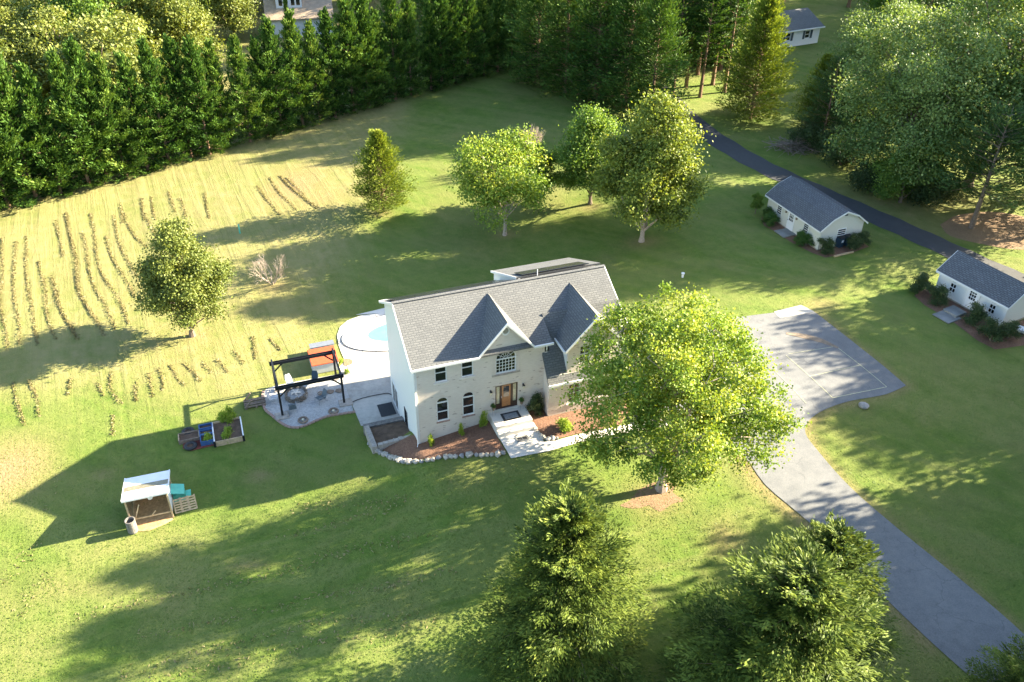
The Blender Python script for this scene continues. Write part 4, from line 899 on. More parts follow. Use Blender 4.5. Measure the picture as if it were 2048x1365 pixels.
# ------------------------------------------------------------------ shrubs near the buildings
box_ = reg(broadleaf(131, 1.1, .85, 0, 'shrub_box', 'bark', 7, 120, 40, .07, .05, 'wide', True, .16)); hol = reg(broadleaf(133, 1.7, 1.0, 0, 'shrub_dark', 'bark', 7, 120, 40, .1, .05, 'wide', True, .22))
lime = reg(broadleaf(135, 1.0, .6, 0, 'shrub_lime', 'bark', 6, 60, 30, .1, .04, 'wide', True, .2))
for u, v, s, l in ((1536, 437, 1, 'clipped boxwood at the far left end of the barn roofed shed'), (1543, 449, 1.1, 'clipped boxwood left of the slab at the barn roofed shed door'), (1600, 484, 1, 'clipped boxwood right of the slab at the barn roofed shed door'), (1611, 492, 1.1, 'clipped boxwood near the front corner of the barn roofed shed')):
    plant('boxwood', l, 'shrub', box_, W(u, v), s)
for u, v, s, l in ((1650, 506, .9, 'dark shrub at the corner of the barn roofed shed, left of the bins'), (1704, 500, .9, 'dark shrub right of the bins at the barn roofed shed'), (1722, 492, .85, 'farthest right dark shrub beside the barn roofed shed'), (1838, 585, 1.05, 'round holly left of the gable roofed white shed'), (1870, 606, 1.0, 'holly by the left window of the gable roofed white shed'),
                   (1947, 648, 1.05, 'holly between door and right window of the gable roofed white shed'), (1980, 682, 1.1, 'holly at the front corner of the gable roofed white shed'), (2014, 678, .9, 'holly beside the blue hand cart at the right edge')):
    plant('holly_shrub', l, 'shrub', hol, W(u, v), s)
plant('small_tree', 'thin little tree at the back left end of the barn roofed shed', 'tree', small, W(1510, 428), (.28, .28, .36))
q = W(1128, 862); plant('shrub', 'small lime green shrub in the mulch under the big maple', 'shrub', lime, q, 1)
for u, v, s, l in ((862, 893, (.35, .35, 1.1), 'tiny columnar green shrub nearest the left corner of the house'), (922, 873, (.4, .4, 1.15), 'small columnar shrub between the two arched windows'), (968, 857, (.5, .5, 1.5), 'taller columnar shrub left of the front steps')):
    plant('columnar_shrub', l, 'shrub', lime if s[2] < 1.4 else lime, W(u, v), s)
X, Y = 8.35, -.55; p = h2w(X, Y); plant('yew_shrub', 'dark vase shaped yew in the corner between door and wing', 'shrub', hol, p, (.62, .62, 1.05))
plant('shrub', 'yellow weed at the upper corner of the planting pocket by the hot tub', 'shrub', lime, h2w(-2.9, 13.9), .45); plant('shrub', 'yellow weed at the lower corner of the hot tub', 'shrub', lime, h2w(-2.7, 12.4), .4)
for X, l in ((5.32, 'round topiary in a wire stand left of the front door'), (7.4, 'round topiary in a wire stand right of the front door')):
    x, y = h2w(X, -.32); t = thing('topiary', l, 'potted plant', (x, y, -.14), 0)
    b = MB()
    for k in range(3): a = k * 2.09; b.tube([(.14 * math.cos(a), .14 * math.sin(a), 0), (.08 * math.cos(a), .08 * math.sin(a), .5)], .01, 4)
    b.build('wire_stand', 'grey_steel', t); MB().lathe([(.09, .48), (.13, .7)], 10).build('pot', 'old_timber', t)
    l_ = link('ball', lime[1], t, (0, 0, .62), 0, (.32, .32, .42)); l_.data = l_.data.copy(); l_.data.materials[0] = M('shrub_box')
# ------------------------------------------------------------------ pergola corner
gpoly = [Vector((*ray(460 + a / 3.79, 600 + b / 3.79, ZP), 0)) for a, b in ((252, 700), (245, 760), (265, 830), (320, 880), (380, 930), (440, 962), (500, 970), (560, 958), (640, 924), (740, 885), (850, 866), (940, 852), (905, 740), (870, 640), (842, 560), (700, 585), (500, 620), (330, 655), (272, 680))]
drape('gravel_patch', gpoly, 'gravel', .03, .4, rough=.03)
ed = thing('brick_edging', 'curved line of reddish pavers round the white gravel by the pergola', 'edging', (gpoly[0].x, gpoly[0].y, ZP))
bme = MB().box(-.14, .14, -.08, .08, -.05, .11).mesh('brick', 'edging_brick'); cur = spl(gpoly[:12], 5); acc = 0
for a, b in zip(cur, cur[1:]):
    L = (b - a).length
    while acc < L:
        p = a.lerp(b, acc / L); d = b - a; link('brick', bme, ed, (p.x - gpoly[0].x, p.y - gpoly[0].y, float(T(p.x, p.y)) - ZP), math.atan2(d.y, d.x) + random.uniform(-.08, .08)); acc += .31
    acc -= L
pe = thing('pergola', 'open dark painted timber pergola frame over the gravel fire pit corner', 'pergola', (HX, HY, ZP), YAW)
FL = hz(565.8, 833.8, ZP); FR = hz(688.4, 806.4, ZP); yb_ = 3.25; HT = 2.72
px0, px1, py0 = FL[0], FR[0], (FL[1] + FR[1]) / 2; py1 = py0 + yb_
for x, y in ((px0, py0), (px1, py0), (px0, py1), (px1, py1)): bevel(MB().box(x - .08, x + .08, y - .08, y + .08, .12, HT).build('post', 'black_metal', pe), .01)
for y in (py0, py1): MB().box(px0 - .2, px1 + .2, y - .13, y - .082, HT - .2, HT + .02).build('beam', 'black_metal', pe); MB().box(px0 - .2, px1 + .2, y + .082, y + .13, HT - .2, HT + .02).build('beam', 'black_metal', pe)
for x in (px0, px1): MB().box(x - .07, x + .07, py0 - .2, py1 + .2, HT + .022, HT + .17).build('side_beam', 'black_metal', pe)
for x, sx in ((px0, 1), (px1, -1)):
    for y, sy in ((py0, 1), (py1, -1)):
        MB().bar((x + sx * .08, y, HT - .85), (x + sx * .85, y, HT - .1), .09).build('brace', 'black_metal', pe); MB().bar((x, y + sy * .08, HT - .85), (x, y + sy * .8, HT + .0), .09).build('brace', 'black_metal', pe)
for x, y in ((px0 - .05, py0), (px1 + .1, py0)): bevel(MB().box(x - .5, x + .5, y - .42, y + .42, 0, .12).build('footing', 'paver', pe), .02)
for x, y in ((px0, py1), (px1, py1)): MB().box(x - .2, x + .2, y - .2, y + .2, 0, .12).build('footing', 'paver', pe)
def ZW(u, v, z=ZP): x, y = ray(u, v, z); return (x, y, z)
# fire pit
fp = ZW(593, 794, ZP + .02); f = thing('fire_pit', 'round stone fire pit under the pergola with pale ash and logs inside', 'fire pit', fp)
for row in range(3):
    for k in range(15):
        a = 2 * math.pi * (k + .5 * row) / 15; r = .78; me_ = SM[6] if (k + row) % 3 else (SM[7] if k % 2 else SM[5]); s = link('stone', me_, f, (r * math.cos(a), r * math.sin(a), .1 + row * .17), a); s.scale = (.26, .4, .24)
MB().lathe([(.66, 0), (.66, .3), (.1, .36)], 16).build('ash', 'gravel', f)
for k in range(5): a = k * 1.3; MB().tube([(.4 * math.cos(a), .4 * math.sin(a), .42), (-.35 * math.cos(a + .4), -.35 * math.sin(a + .4), .5)], .05, 6).build('log', 'concrete', f)
# sling chairs
def chair(loc, rz, label, m='sling'):
    c = thing('garden_chair', label, 'chair', loc, rz, 'sling chairs round the fire pit')
    MB().slab([(-.27, -.3, .42), (.27, -.3, .42), (.27, .25, .34), (-.27, .25, .34)], (0, 0, .03)).build('seat', m, c)
    MB().slab([(-.27, .27, .34), (.27, .27, .34), (.25, .42, .72), (.18, .5, .95), (-.18, .5, .95), (-.25, .42, .72)], (0, .03, .01)).build('backrest', m, c)
    for s in (-1, 1):
        MB().tube([(s * .3, -.32, 0), (s * .3, -.3, .6), (s * .3, .3, .58)], .018, 5).build('armrest', 'grey_steel', c)
        MB().tube([(s * .3, .45, 0), (s * .3, .1, .4), (s * .3, -.1, .58)], .018, 5).build('leg', 'grey_steel', c)
    return c
chair(ZW(642, 804), YAW + 2.0 + math.pi, 'dark sling chair right of the fire pit, seen from its side')
chair(ZW(586, 822), YAW + math.pi, 'dark chair in front of the fire pit with its back to the house shadow', 'sling')
chair(ZW(549, 803), YAW + 1.4, 'chair with a pale cushion left of the fire pit', 'tub_grey')
chair(ZW(583, 775), YAW + .3, 'chair with pale round back behind the fire pit, left one', 'tub_grey')
chair(ZW(630, 769), YAW - .3, 'grey chair behind the fire pit, nearest the hot tub', 'shutter')
for u, v in ((642.3, 787), (661, 784), (678, 782)):
    s = MB(); pr = [(.34 * random.uniform(.75, 1) * math.cos(a), .28 * random.uniform(.75, 1) * math.sin(a), 0) for a in np.arange(0, 6.2, .7)]; x, y, z = ZW(u, v, ZP + .06); o = s.slab(pr, (0, 0, .05)).build('stepping_stone', 'old_timber', None, loc=(x, y, z)); n_ = {642.3: 'left', 661: 'middle', 678: 'right'}[u]; tag(o, '%s of three brown stepping stones set in the white gravel' % n_, 'stepping stone', 'stepping stones in the gravel')
for u, v, l in ((606, 841, 'round dark ring with a pale centre set in the gravel near the pergola front'), (667, 823, 'oval dark ring in the gravel by the right pergola post')):
    x, y, z = ZW(u, v, ZP + .05); r = thing('ring_fixture', l, 'ground ring', (x, y, z)); MB().lathe([(.22, 0), (.4, .0), (.38, .08), (.24, .08)], 18, cap=False).build('ring', 'old_timber', r); MB().lathe([(.1, 0), (.1, .12)], 10).build('centre', 'lamp_glass', r)
# hot tub
ht = thing('hot_tub', 'square hot tub with orange cover behind the pergola', 'hot tub', (*h2w(-4.2, 14.1), ZP), YAW)
bevel(MB().box(-1.02, 1.02, -1.1, 1.1, 0, .82).build('cabinet', 'tub_grey', ht), .03)
for i in range(9): MB().box(-1.04 - .012, -1.021, -1.0 + i * .22, -.8 + i * .22, .05, .76).build('side_panel', 'tub_grey', ht)
bevel(MB().box(-1.1, 1.1, -1.16, .0, .822, .93).build('cover', 'terracotta', ht), .03); bevel(MB().box(-1.1, 1.1, .02, 1.16, .822, .93).build('cover', 'terracotta', ht), .03)
sh_ = MB().box(-.95, .95, -.3, .3, 0, .7).build('storage_box', 'tub_grey', None, loc=(*h2w(-4.0, 16.0), ZP), rz=YAW); tag(sh_, 'low light grey box behind the hot tub', 'storage box'); MB().box(-1.0, 1.0, -.34, .34, .702, .76).build('lid', 'grey_steel', sh_)
# log rack at the left
t = thing('log_rack', 'rough brown timber rack lying at the left end of the gravel', 'rack', gp(510, 808), YAW)
for i in range(5): MB().box(-.8, .8, -.5 + i * .22, -.38 + i * .22, .1 + .05 * (i % 2), .18 + .05 * (i % 2)).build('slat', 'old_timber', t)
for x in (-.75, 0, .6): MB().box(x, x + .14, -.55, .55, 0, .098).build('bearer', 'old_timber', t)
for y in (-.5, .45): MB().bar((-.75, y, .1), (-.2, y, .75), .1).build('upright', 'old_timber', t)
# ------------------------------------------------------------------ vegetable garden
def GZf(u, v): return gp(u, v)
gb = [GZf(*q) for q in ((366, 880), (392, 862), (438, 848), (446, 888), (382, 903), (366, 898))]
drape('garden_mulch', gb, 'mulch_red', .03, .25, rough=.03)
rb = thing('raised_bed', 'large raised bed with white sides and pale front board at the garden end', 'raised bed', gp(457, 868), YAW)
w, d_ = 1.0, 1.15
for x in (-w, w): MB().box(x - .04, x + .04, -d_, d_, 0, .46).build('side_board', 'plastic_white', rb)
for y in (-d_, d_): MB().box(-w + .045, w - .045, y - .03, y + .03, 0, .44).build('end_board', 'timber', rb)
for x in (-w, w):
    MB().box(x - .08, x + .08, -d_ - .09, -d_ - .005, 0, .5).build('corner_post', 'black_metal', rb)
MB().box(-w + .045, w - .045, -d_ + .035, d_ - .035, 0, .3).build('soil', 'soil', rb)
veg = lambda nm, lab, loc, s, m_='shrub_lime': plant(nm, lab, 'plant', lime, loc, s)
o = veg('vegetable_plant', 'green tangle growing along the front of the large raised bed', (gp(455, 876).x, gp(455, 876).y), (1.3, .7, .8)); veg('vegetable_plant', 'staked green plant at the back of the large raised bed', (gp(460, 846).x, gp(460, 846).y), (.8, .8, 1.5)); veg('vegetable_plant', 'second leafy plant behind the large raised bed', (gp(447, 848).x, gp(447, 848).y), (.7, .6, 1.1))
for i, (u, v, hh) in enumerate(((413, 862, .45), (414, 872, .4), (416, 884, .4))):
    q = gp(u, v); o = thing('planter_tub', ['farthest', 'middle', 'nearest and largest'][i] + ' of the three blue plastic planter tubs on red mulch', 'planter', (q.x, q.y, q.z + .03), YAW, 'blue planter tubs'); d_ = .26 if i < 2 else .42
    MB().holed(rect(-.5, .5, -d_, d_, 0) if False else [(-.48, -d_, 0), (.48, -d_, 0), (.48, d_, 0), (-.48, d_, 0)], [[(-.41, -d_ + .07, 0), (.41, -d_ + .07, 0), (.41, d_ - .07, 0), (-.41, d_ - .07, 0)]], (0, 0, hh)).build('rim_wall', 'blue_plastic', o); MB().box(-.40, .40, -d_ + .08, d_ - .08, .02, hh * .7).build('soil', 'soil', o)
q = gp(417, 885); veg('vegetable_plant', 'yellow green plant spilling out of the nearest blue tub', (q.x, q.y), (.7, .7, .8))
q = gp(379, 878); wb = thing('planter_box', 'small weathered wooden planter box between the two tyres', 'planter', (q.x, q.y, q.z), YAW)
for y in (-.42, .42): MB().box(-.72, .72, y - .03, y + .03, 0, .32).build('board', 'old_timber', wb)
for x in (-.7, .7): MB().box(x - .03, x + .03, -.385, .385, 0, .31).build('board', 'timber', wb)
MB().box(-.66, .66, -.38, .38, 0, .2).build('soil', 'soil', wb)
for u, v, l in ((377, 866, 'old tyre planter behind the small wooden box'), (382, 895, 'old tyre planter in front of the small wooden box')):
    q = gp(u, v); o = thing('tyre_planter', l, 'tyre', (q.x, q.y, q.z + .03)); b = MB(); b.smooth = True; b.lathe([(.24, .02), (.36, 0), (.46, .06), (.46, .16), (.36, .22), (.25, .2), (.22, .12)], 20, cap=False).build('tread', 'rubber', o); MB().lathe([(.3, 0), (.28, .1)], 14).build('soil', 'soil', o)
# ------------------------------------------------------------------ white roofed shelter
zs_ = -3.62; c1 = w2h(*ray(247, 962, -1.4)); S = thing('animal_shelter', 'white roofed open timber shelter with a clear strip across its roof', 'shelter', (*h2w(-17.6, 1.95), float(T(*h2w(-17.6, 1.95)))), YAW - .03)
hl, hd, hb, hf = 1.25, 1.25, 1.75, 2.25
zr_ = lambda y: hb + (hf - hb) * (hd - y) / (2 * hd) + .05
for (ya, yb2, m_) in ((.25, 1.35, 'metal_roof'), (-.35, .25, 'panel_clear'), (-1.35, -.35, 'metal_roof')):
    MB().slab([(-hl - .1, ya, zr_(ya)), (hl + .1, ya, zr_(ya)), (hl + .1, yb2, zr_(yb2)), (-hl - .1, yb2, zr_(yb2))], (0, 0, .035)).build('roof_sheet', m_, S)
for x in (-hl - .16, hl + .1): MB().slab([(x, -1.4, zr_(-1.4) - .1), (x, 1.4, zr_(1.4) - .1), (x, 1.4, zr_(1.4) + .06), (x, -1.4, zr_(-1.4) + .06)], (.055, 0, 0)).build('fascia', 'plastic_white', S)
MB().box(-hl - .1, hl + .1, -1.4, -1.352, zr_(-1.4) - .1, zr_(-1.4) + .05).build('fascia', 'plastic_white', S)
for x in (-hl, hl):
    for y in (-hd, hd): MB().box(x - .045, x + .045, y - .045, y + .045, 0, zr_(y) - .02).build('post', 'timber', S)
MB().box(-hl + .05, hl - .05, -hd - .04, -hd + .0, .5, .6).build('rail', 'timber', S); MB().bar((-hl + .1, -hd, .02), (-hl + .75, -hd, 1.7), .07).build('brace', 'timber', S); MB().bar((0, -hd - .06, .55), (.35, -hd - .06, .95), .05).build('brace', 'timber', S)
MB().box(hl - .02, hl + .03, -hd, .4, .35, 1.7).build('side_panel', 'metal_roof', S); MB().box(-hl, hl, hd - .03, hd + .02, .1, 1.5).build('rear_panel', 'metal_roof', S)
MB().box(-hl - .03, -hl + .0, -.9, hd - .05, .1, 1.7).build('side_panel', 'panel_clear', S); MB().box(-hl + .1, hl - .1, hd - .1, hd - .06, .1, 1.7).build('inner_panel', 'straw', S)
MB().slab([(-hl, -hd, .012), (hl, -hd, .012), (hl, hd, .012), (-hl, hd, .012)], (0, 0, .03)).build('straw_floor', 'straw', S)
MB().lathe([(.15, 0), (.16, .3), (.1, .36)], 12, (.1, -.5, 1.35)).build('feeder', 'plastic_white', S)
def STF(nm, lab, cat, X, Y, rz=0.): x, y = h2w(X, Y); return thing(nm, lab, cat, (x, y, float(T(x, y))), YAW + rz)
o = STF('nest_box', 'sea green plastic nest box hung beside the white roofed shelter', 'nest box', -15.85, 2.35)
MB().slab([(-.45, -.5, .9), (.35, -.5, .62), (.35, .5, .62), (-.45, .5, .9)], (0, 0, .05)).build('lid', 'green_plastic', o); MB().box(-.4, .32, -.42, .42, .0, .6).build('body', 'green_plastic', o); MB().box(.36, .7, -.4, .2, .3, .35).build('ramp', 'green_plastic', o)
for k, (X, Y, l) in enumerate(((-15.75, 1.0, 'pallet leaning beside the white roofed shelter, the nearer one'), (-15.35, 1.0, 'paler pallet standing behind the first one at the shelter'))):
    o = STF('pallet', l, 'pallet', X, Y, 0); o.rotation_euler = (R_(62), 0, YAW + .05)
    for i in range(6): MB().box(-.5, .5, i * .17, i * .17 + .1, .09, .11).build('slat', 'timber', o)
    for x in (-.5, -.05, .42): MB().box(x, x + .08, 0, .98, 0, .088).build('bearer', 'timber', o)
o = STF('rubbish_barrel', 'dark barrel with an open top at the left corner of the white roofed shelter', 'barrel', -18.85, .3)
b = MB(); b.smooth = False; b.lathe([(.28, 0), (.31, .1), (.31, 1.0), (.33, 1.03), (.27, 1.04), (.26, .6)], 18, cap=False).build('barrel_body', 'grey_timber', o); MB().lathe([(.255, .6), (.05, .62)], 16).build('inside', 'black_metal', o)
q = h2w(-17.6, .35); drape('straw_litter', [(q[0] + CY * a - SY * b, q[1] + SY * a + CY * b) for a, b in ((-1.2, -.1), (-.3, -.35), (.6, -.15), (1.2, .1), (1.1, .45), (-1.1, .4))], 'straw', .03, .25, rough=.06)
# ------------------------------------------------------------------ sheds
def frame_from(A, B): d = (B - A); d.z = 0; return d.length, math.atan2(d.y, d.x)
def lite(par, x0, x1, z0, z1, y, nx_, nz_, nm='window', m='white_trim'):
    w = MB(); hs = []; bw_ = (x1 - x0 - .05) / nx_; bh_ = (z1 - z0 - .05) / nz_
    for i in range(nx_):
        for j in range(nz_): hs.append(rect(x0 + .05 + i * bw_, x0 + i * bw_ + bw_, z0 + .05 + j * bh_, z0 + j * bh_ + bh_, y))
    o = w.holed(rect(x0, x1, z0, z1, y), hs, (0, .05, 0)).build(nm, m, par)
    MB().box(x0 + .02, x1 - .02, y + .03, y + .045, z0 + .02, z1 - .02).build('pane', 'glass', o); return o
A, B = gp(1531.3, 429), gp(1634.4, 501); L, az = frame_from(A, B); z0 = min(A.z, B.z)
s1 = thing('barn_shed', 'long white shed with blue grey barn shaped roof beside the black road', 'shed', (A.x, A.y, z0), az); D = 4.9
pr = [(-.32, 2.12), (1.0, 3.12), (2.45, 3.72), (3.9, 3.12), (5.22, 2.12)]
ya = [(p[0], p[1]) for p in pr]
MB().box(0, L, 0, .08, .12, 2.3).build('front_wall', 'siding_cream', s1); MB().box(0, L, D - .08, D, .12, 2.3).build('rear_wall', 'siding_cream', s1); MB().box(-.02, L + .02, -.02, D + .02, -.4, .118).build('skid_base', 'foundation', s1)
for x in (0, L - .08): MB().slab([(x, .085, .12), (x, D - .085, .12), (x, D - .085, 2.3), (x, 3.85, 3.0), (x, 2.45, 3.58), (x, 1.05, 3.0), (x, .085, 2.3)], (.08, 0, 0)).build('end_wall', 'siding_cream', s1)
for (y0, q0), (y1, q1) in zip(pr, pr[1:]): MB().slab([(-.2, y0, q0), (L + .2, y0, q0), (L + .2, y1, q1), (-.2, y1, q1)], (0, 0, .07)).build('roof_slope', 'shingle_shed', s1)
for x in (-.24, L + .2):
    for (y0, q0), (y1, q1) in zip(pr, pr[1:]): MB().slab([(x, y0, q0 + .06), (x, y1, q1 + .06), (x, y1, q1 - .1), (x, y0, q0 - .1)], (.04, 0, 0)).build('rake_board', 'white_trim', s1)
MB().box(-.2, L + .2, -.38, -.33, 2.0, 2.13).build('fascia', 'white_trim', s1)
lite(s1, L * .19, L * .19 + .75, .95, 1.85, -.05, 1, 4); lite(s1, L * .7, L * .7 + .75, .95, 1.85, -.05, 1, 4)
dd = MB().holed(rect(L * .41, L * .41 + 1.0, .14, 2.1, -.06), [rect(L * .41 + .2 + i * .21, L * .41 + .38 + i * .21, 1.05 + j * .3, 1.3 + j * .3, -.06) for i in range(3) for j in range(3)], (0, .055, 0)).build('door', 'plastic_white', s1); MB().box(L * .41 + .15, L * .41 + .85, -.02, -.004, 1.0, 2.0).build('pane', 'glass', dd); MB().box(L * .41 + .04, L * .41 + .09, -.1, -.062, 1.0, 1.1).build('handle', 'grey_steel', dd)
for x in (L * .41 - .35, L * .41 + 1.3): MB().box(x - .06, x + .06, -.16, 0, 1.6, 1.85).build('wall_light', 'old_timber', s1)
w = MB().holed([(L + .05, 1.9, 1.0), (L + .05, 2.9, 1.0), (L + .05, 2.9, 1.95), (L + .05, 1.9, 1.95)], [[(L + .05, 1.96, 1.05 + j * .22), (L + .05, 2.84, 1.05 + j * .22), (L + .05, 2.84, 1.21 + j * .22), (L + .05, 1.96, 1.21 + j * .22)] for j in range(4)], (-.048, 0, 0)).build('window', 'white_trim', s1); MB().box(L + .005, L + .02, 1.92, 2.88, 1.02, 1.93).build('pane', 'glass', w)
MB().box(L + .01, L + .1, 2.3, 2.6, 3.3, 3.45).build('gable_lamp', 'black_metal', s1)
def shed_bed(pts): drape('shed_bed', G(*pts), 'mulch', .03, .5, rough=.04)
shed_bed(((1522, 438), (1532, 428), (1634, 502), (1722, 484), (1738, 494), (1700, 508), (1650, 516), (1625, 507), (1585, 487), (1548, 463), (1528, 452)))
def slab_at(u, v, sx, sy, rz, lab, nm='door_slab', h=.12, m='concrete_old', cat='paving slab'): q = gp(u, v); return tag(bevel(MB().box(-sx / 2, sx / 2, -sy / 2, sy / 2, 0, h).build(nm, m, None, loc=(q.x, q.y, q.z + .035), rz=rz), .01), lab, cat)
slab_at(1570, 468, 1.5, 1.5, az, 'grey slab in front of the barn roofed shed door')
for i, (u, v) in enumerate(((1676, 494), (1691, 491))):
    q = gp(u, v); o = thing('wheelie_bin', ['dark blue rubbish bin with a white label, left of the pair by the shed', 'dark rubbish bin, right of the pair by the shed'][i], 'bin', q, az + R_(90) + .15)
    MB().quadbox([(-.28, -.3, .08), (.28, -.3, .08), (.28, .3, .08), (-.28, .3, .08), (-.34, -.38, 1.05), (.34, -.38, 1.05), (.34, .38, 1.05), (-.34, .38, 1.05)]).build('bin_body', 'shutter', o); bevel(MB().box(-.36, .36, -.42, .42, 1.055, 1.13).build('lid', 'black_metal', o), .03)
    for x in (-.3, .3): MB().tube([(x - .04, .32, .11), (x + .04, .32, .11)], .11, 10).build('wheel', 'rubber', o)
    if i == 0: MB().box(-.14, .14, -.376, -.366, .6, .85).build('label', 'plastic_white', o)
q1, q2 = gp(1668, 515), gp(1706, 506); tag(MB().bar((0, 0, .1), tuple(q2 - q1 + Vector((0, 0, .1))), .14, .14).build('border_timber', 'timber', None, loc=q1), 'pale timber lying in front of the bins', 'timber')
A, B = gp(1868, 583), gp(2000.6, 656); L, az = frame_from(A, B); z0 = min(A.z, B.z)
s2 = thing('gable_shed', 'white shed with dark gable roof and arched windows at the right edge', 'shed', (A.x, A.y, z0), az); D = 3.7
MB().box(0, L, 0, .08, .15, 2.2).build('front_wall', 'siding_white', s2); MB().box(0, L, D - .08, D, .15, 2.2).build('rear_wall', 'siding_white', s2); MB().box(-.02, L + .02, -.02, D + .02, -.4, .148).build('skid_base', 'foundation', s2)
for x in (0, L - .08): MB().slab([(x, .085, .15), (x, D - .085, .15), (x, D - .085, 2.2), (x, D / 2, 3.35), (x, .085, 2.2)], (.08, 0, 0)).build('end_wall', 'siding_white', s2)
pr = [(-.3, 2.05), (D / 2, 3.45), (D + .3, 2.05)]
for (y0, q0), (y1, q1) in zip(pr, pr[1:]):
    MB().slab([(-.2, y0, q0), (L + .2, y0, q0), (L + .2, y1, q1), (-.2, y1, q1)], (0, 0, .07)).build('roof_slope', 'shingle_shed', s2)
    for x in (-.24, L + .2): MB().slab([(x, y0, q0 + .06), (x, y1, q1 + .06), (x, y1, q1 - .1), (x, y0, q0 - .1)], (.04, 0, 0)).build('rake_board', 'white_trim', s2)
MB().box(-.2, L + .2, -.36, -.31, 1.93, 2.1).build('fascia', 'white_trim', s2)
for xx in (L * .19, L * .77):
    w = MB().holed(arch(xx, xx + .62, .75, 1.7, -.05, 8), [rect(xx + .07 + i * .26, xx + .29 + i * .26, .82 + j * .4, 1.15 + j * .4, -.05) for i in range(2) for j in range(2)] + [[(xx + .31 + .22 * math.cos(math.pi * k / 8), -.05, 1.72 + .18 * math.sin(math.pi * k / 8)) for k in range(9)]], (0, .05, 0)).build('arched_window', 'white_trim', s2); MB().slab(arch(xx + .03, xx + .59, .78, 1.7, -.02, 8), (0, .015, 0)).build('pane', 'glass', w)
xx = L * .45
dd = MB().holed(rect(xx, xx + 1.0, .17, 2.0, -.06), [rect(xx + .2 + i * .21, xx + .38 + i * .21, 1.0 + j * .3, 1.25 + j * .3, -.06) for i in range(3) for j in range(3)], (0, .055, 0)).build('door', 'plastic_white', s2); MB().box(xx + .15, xx + .85, -.02, -.004, .95, 1.95).build('pane', 'glass', dd); MB().box(xx + .85, xx + .9, -.1, -.062, .9, 1.0).build('handle', 'grey_steel', dd)
for x in (xx - .14, xx + 1.0): MB().box(x, x + .14, -.07, -.002, .16, 2.02).build('door_casing', 'white_trim', s2)
shed_bed(((1828, 592), (1862, 572), (1889, 595), (2001, 656), (2048, 640), (2060, 690), (1990, 700), (1955, 682), (1900, 640), (1850, 612)))
slab_at(1908, 627, 1.3, 1.3, az, 'upper grey slab below the gable shed door', h=.25); slab_at(1893, 635, 1.6, 1.6, az, 'lower grey slab in front of the gable shed door', h=.08)
q = gp(2034, 668); o = thing('hand_cart', 'small white and blue hand cart cut by the right edge beside the gable shed', 'cart', q, az + .6)
MB().quadbox([(-.4, -.25, .3), (.4, -.25, .3), (.4, .25, .3), (-.4, .25, .3), (-.55, -.38, .6), (.55, -.38, .6), (.55, .38, .6), (-.55, .38, .6)]).build('tray', 'siding_blue', o)
for x in (-.3, .3): MB().tube([(x, -.3, .17), (x, -.38, .17)], .17, 10).build('wheel', 'rubber', o); MB().tube([(x, .38, .17), (x, .3, .17)], .17, 10).build('wheel', 'rubber', o)
MB().tube([(.5, 0, .5), (1.0, 0, .9)], .02, 5).build('handle', 'grey_steel', o); MB().bar((-.3, -.3, .17), (-.3, .3, .17), .04).bar((.3, -.3, .17), (.3, .3, .17), .04).build('axle', 'grey_steel', o)
# ------------------------------------------------------------------ neighbours
BR, BL = gp(1634.5, 86), gp(1576.6, 95); L_, az = frame_from(BL, BR); L = 15.5
ox, oy = BR.x - L * math.cos(az), BR.y - L * math.sin(az)
n1 = thing('ranch_house', 'low pale ranch house with dark shutters beyond the golden cedar', 'house', (ox, oy, BR.z), az)
w_op = [(L - 3.0, 1.0), (L - 7.0, 1.0), (L - 10.6, .9), (L - 13.8, 1.6)]
MB().holed(rect(0, L, 0, 2.7, 0), [rect(x, x + w, 1.0, 2.2, 0) for x, w in w_op], (0, .15, 0)).build('front_wall', 'siding_blue', n1)
for x in (0, L - .15): MB().slab([(x, .155, 0), (x, 7.9, 0), (x, 7.9, 2.7), (x, 4, 4.3), (x, .155, 2.7)], (.15, 0, 0)).build('end_wall', 'siding_blue', n1)
MB().box(0, L, 7.91, 8.05, 0, 2.7).build('rear_wall', 'siding_blue', n1); MB().box(-.03, L + .03, -.03, 8.06, -.5, -.003).build('foundation', 'foundation', n1)
for (y0, q0, y1, q1) in ((-.5, 2.55, 4, 4.45), (4.002, 4.45, 8.5, 2.55)): MB().slab([(-.4, y0, q0), (L + .4, y0, q0), (L + .4, y1, q1), (-.4, y1, q1)], (0, 0, .14)).build('roof_slope', 'shingle_grey', n1)
MB().box(-.4, L + .4, -.6, -.505, 2.5, 2.68).build('gutter', 'white_trim', n1)
for x, w in w_op:
    wd = ringed(x, x + w, 1.0, 2.2, .03).box(x + .07, x + w - .07, .04, .08, 1.57, 1.63).build('window', 'white_trim', n1); MB().box(x + .03, x + w - .03, .11, .12, 1.03, 2.17).build('pane', 'glass', wd)
    for s in (x - .5, x + w + .06): MB().box(s, s + .42, -.05, -.004, .95, 2.25).build('shutter', 'shutter', n1)
MB().box(L - 9.1, L - 8.2, -.06, -.004, .05, 2.15).build('door', 'plastic_white', n1); MB().box(L - 9.7, L - 7.6, -1.4, -.01, -.35, .04).build('stoop', 'concrete_old', n1)
E_ = wz(600, 40, .6); n2 = thing('tan_roofed_house', 'house with tan roof and white four windowed dormer above the screen trees', 'house', (E_.x, E_.y, float(T(E_.x, E_.y))), R_(14)); zb = .6 - float(T(E_.x, E_.y))
hw = 5.3; MB().box(-hw, hw, .6, .75, 0, zb + .25).build('wall', 'siding_blue', n2)
for x in (-hw, hw - .15): MB().slab([(x, .755, 0), (x, 9.195, 0), (x, 9.195, zb + .2), (x, 5, zb + 3.3), (x, .755, zb + .2)], (.15, 0, 0)).build('end_wall', 'siding_blue', n2)
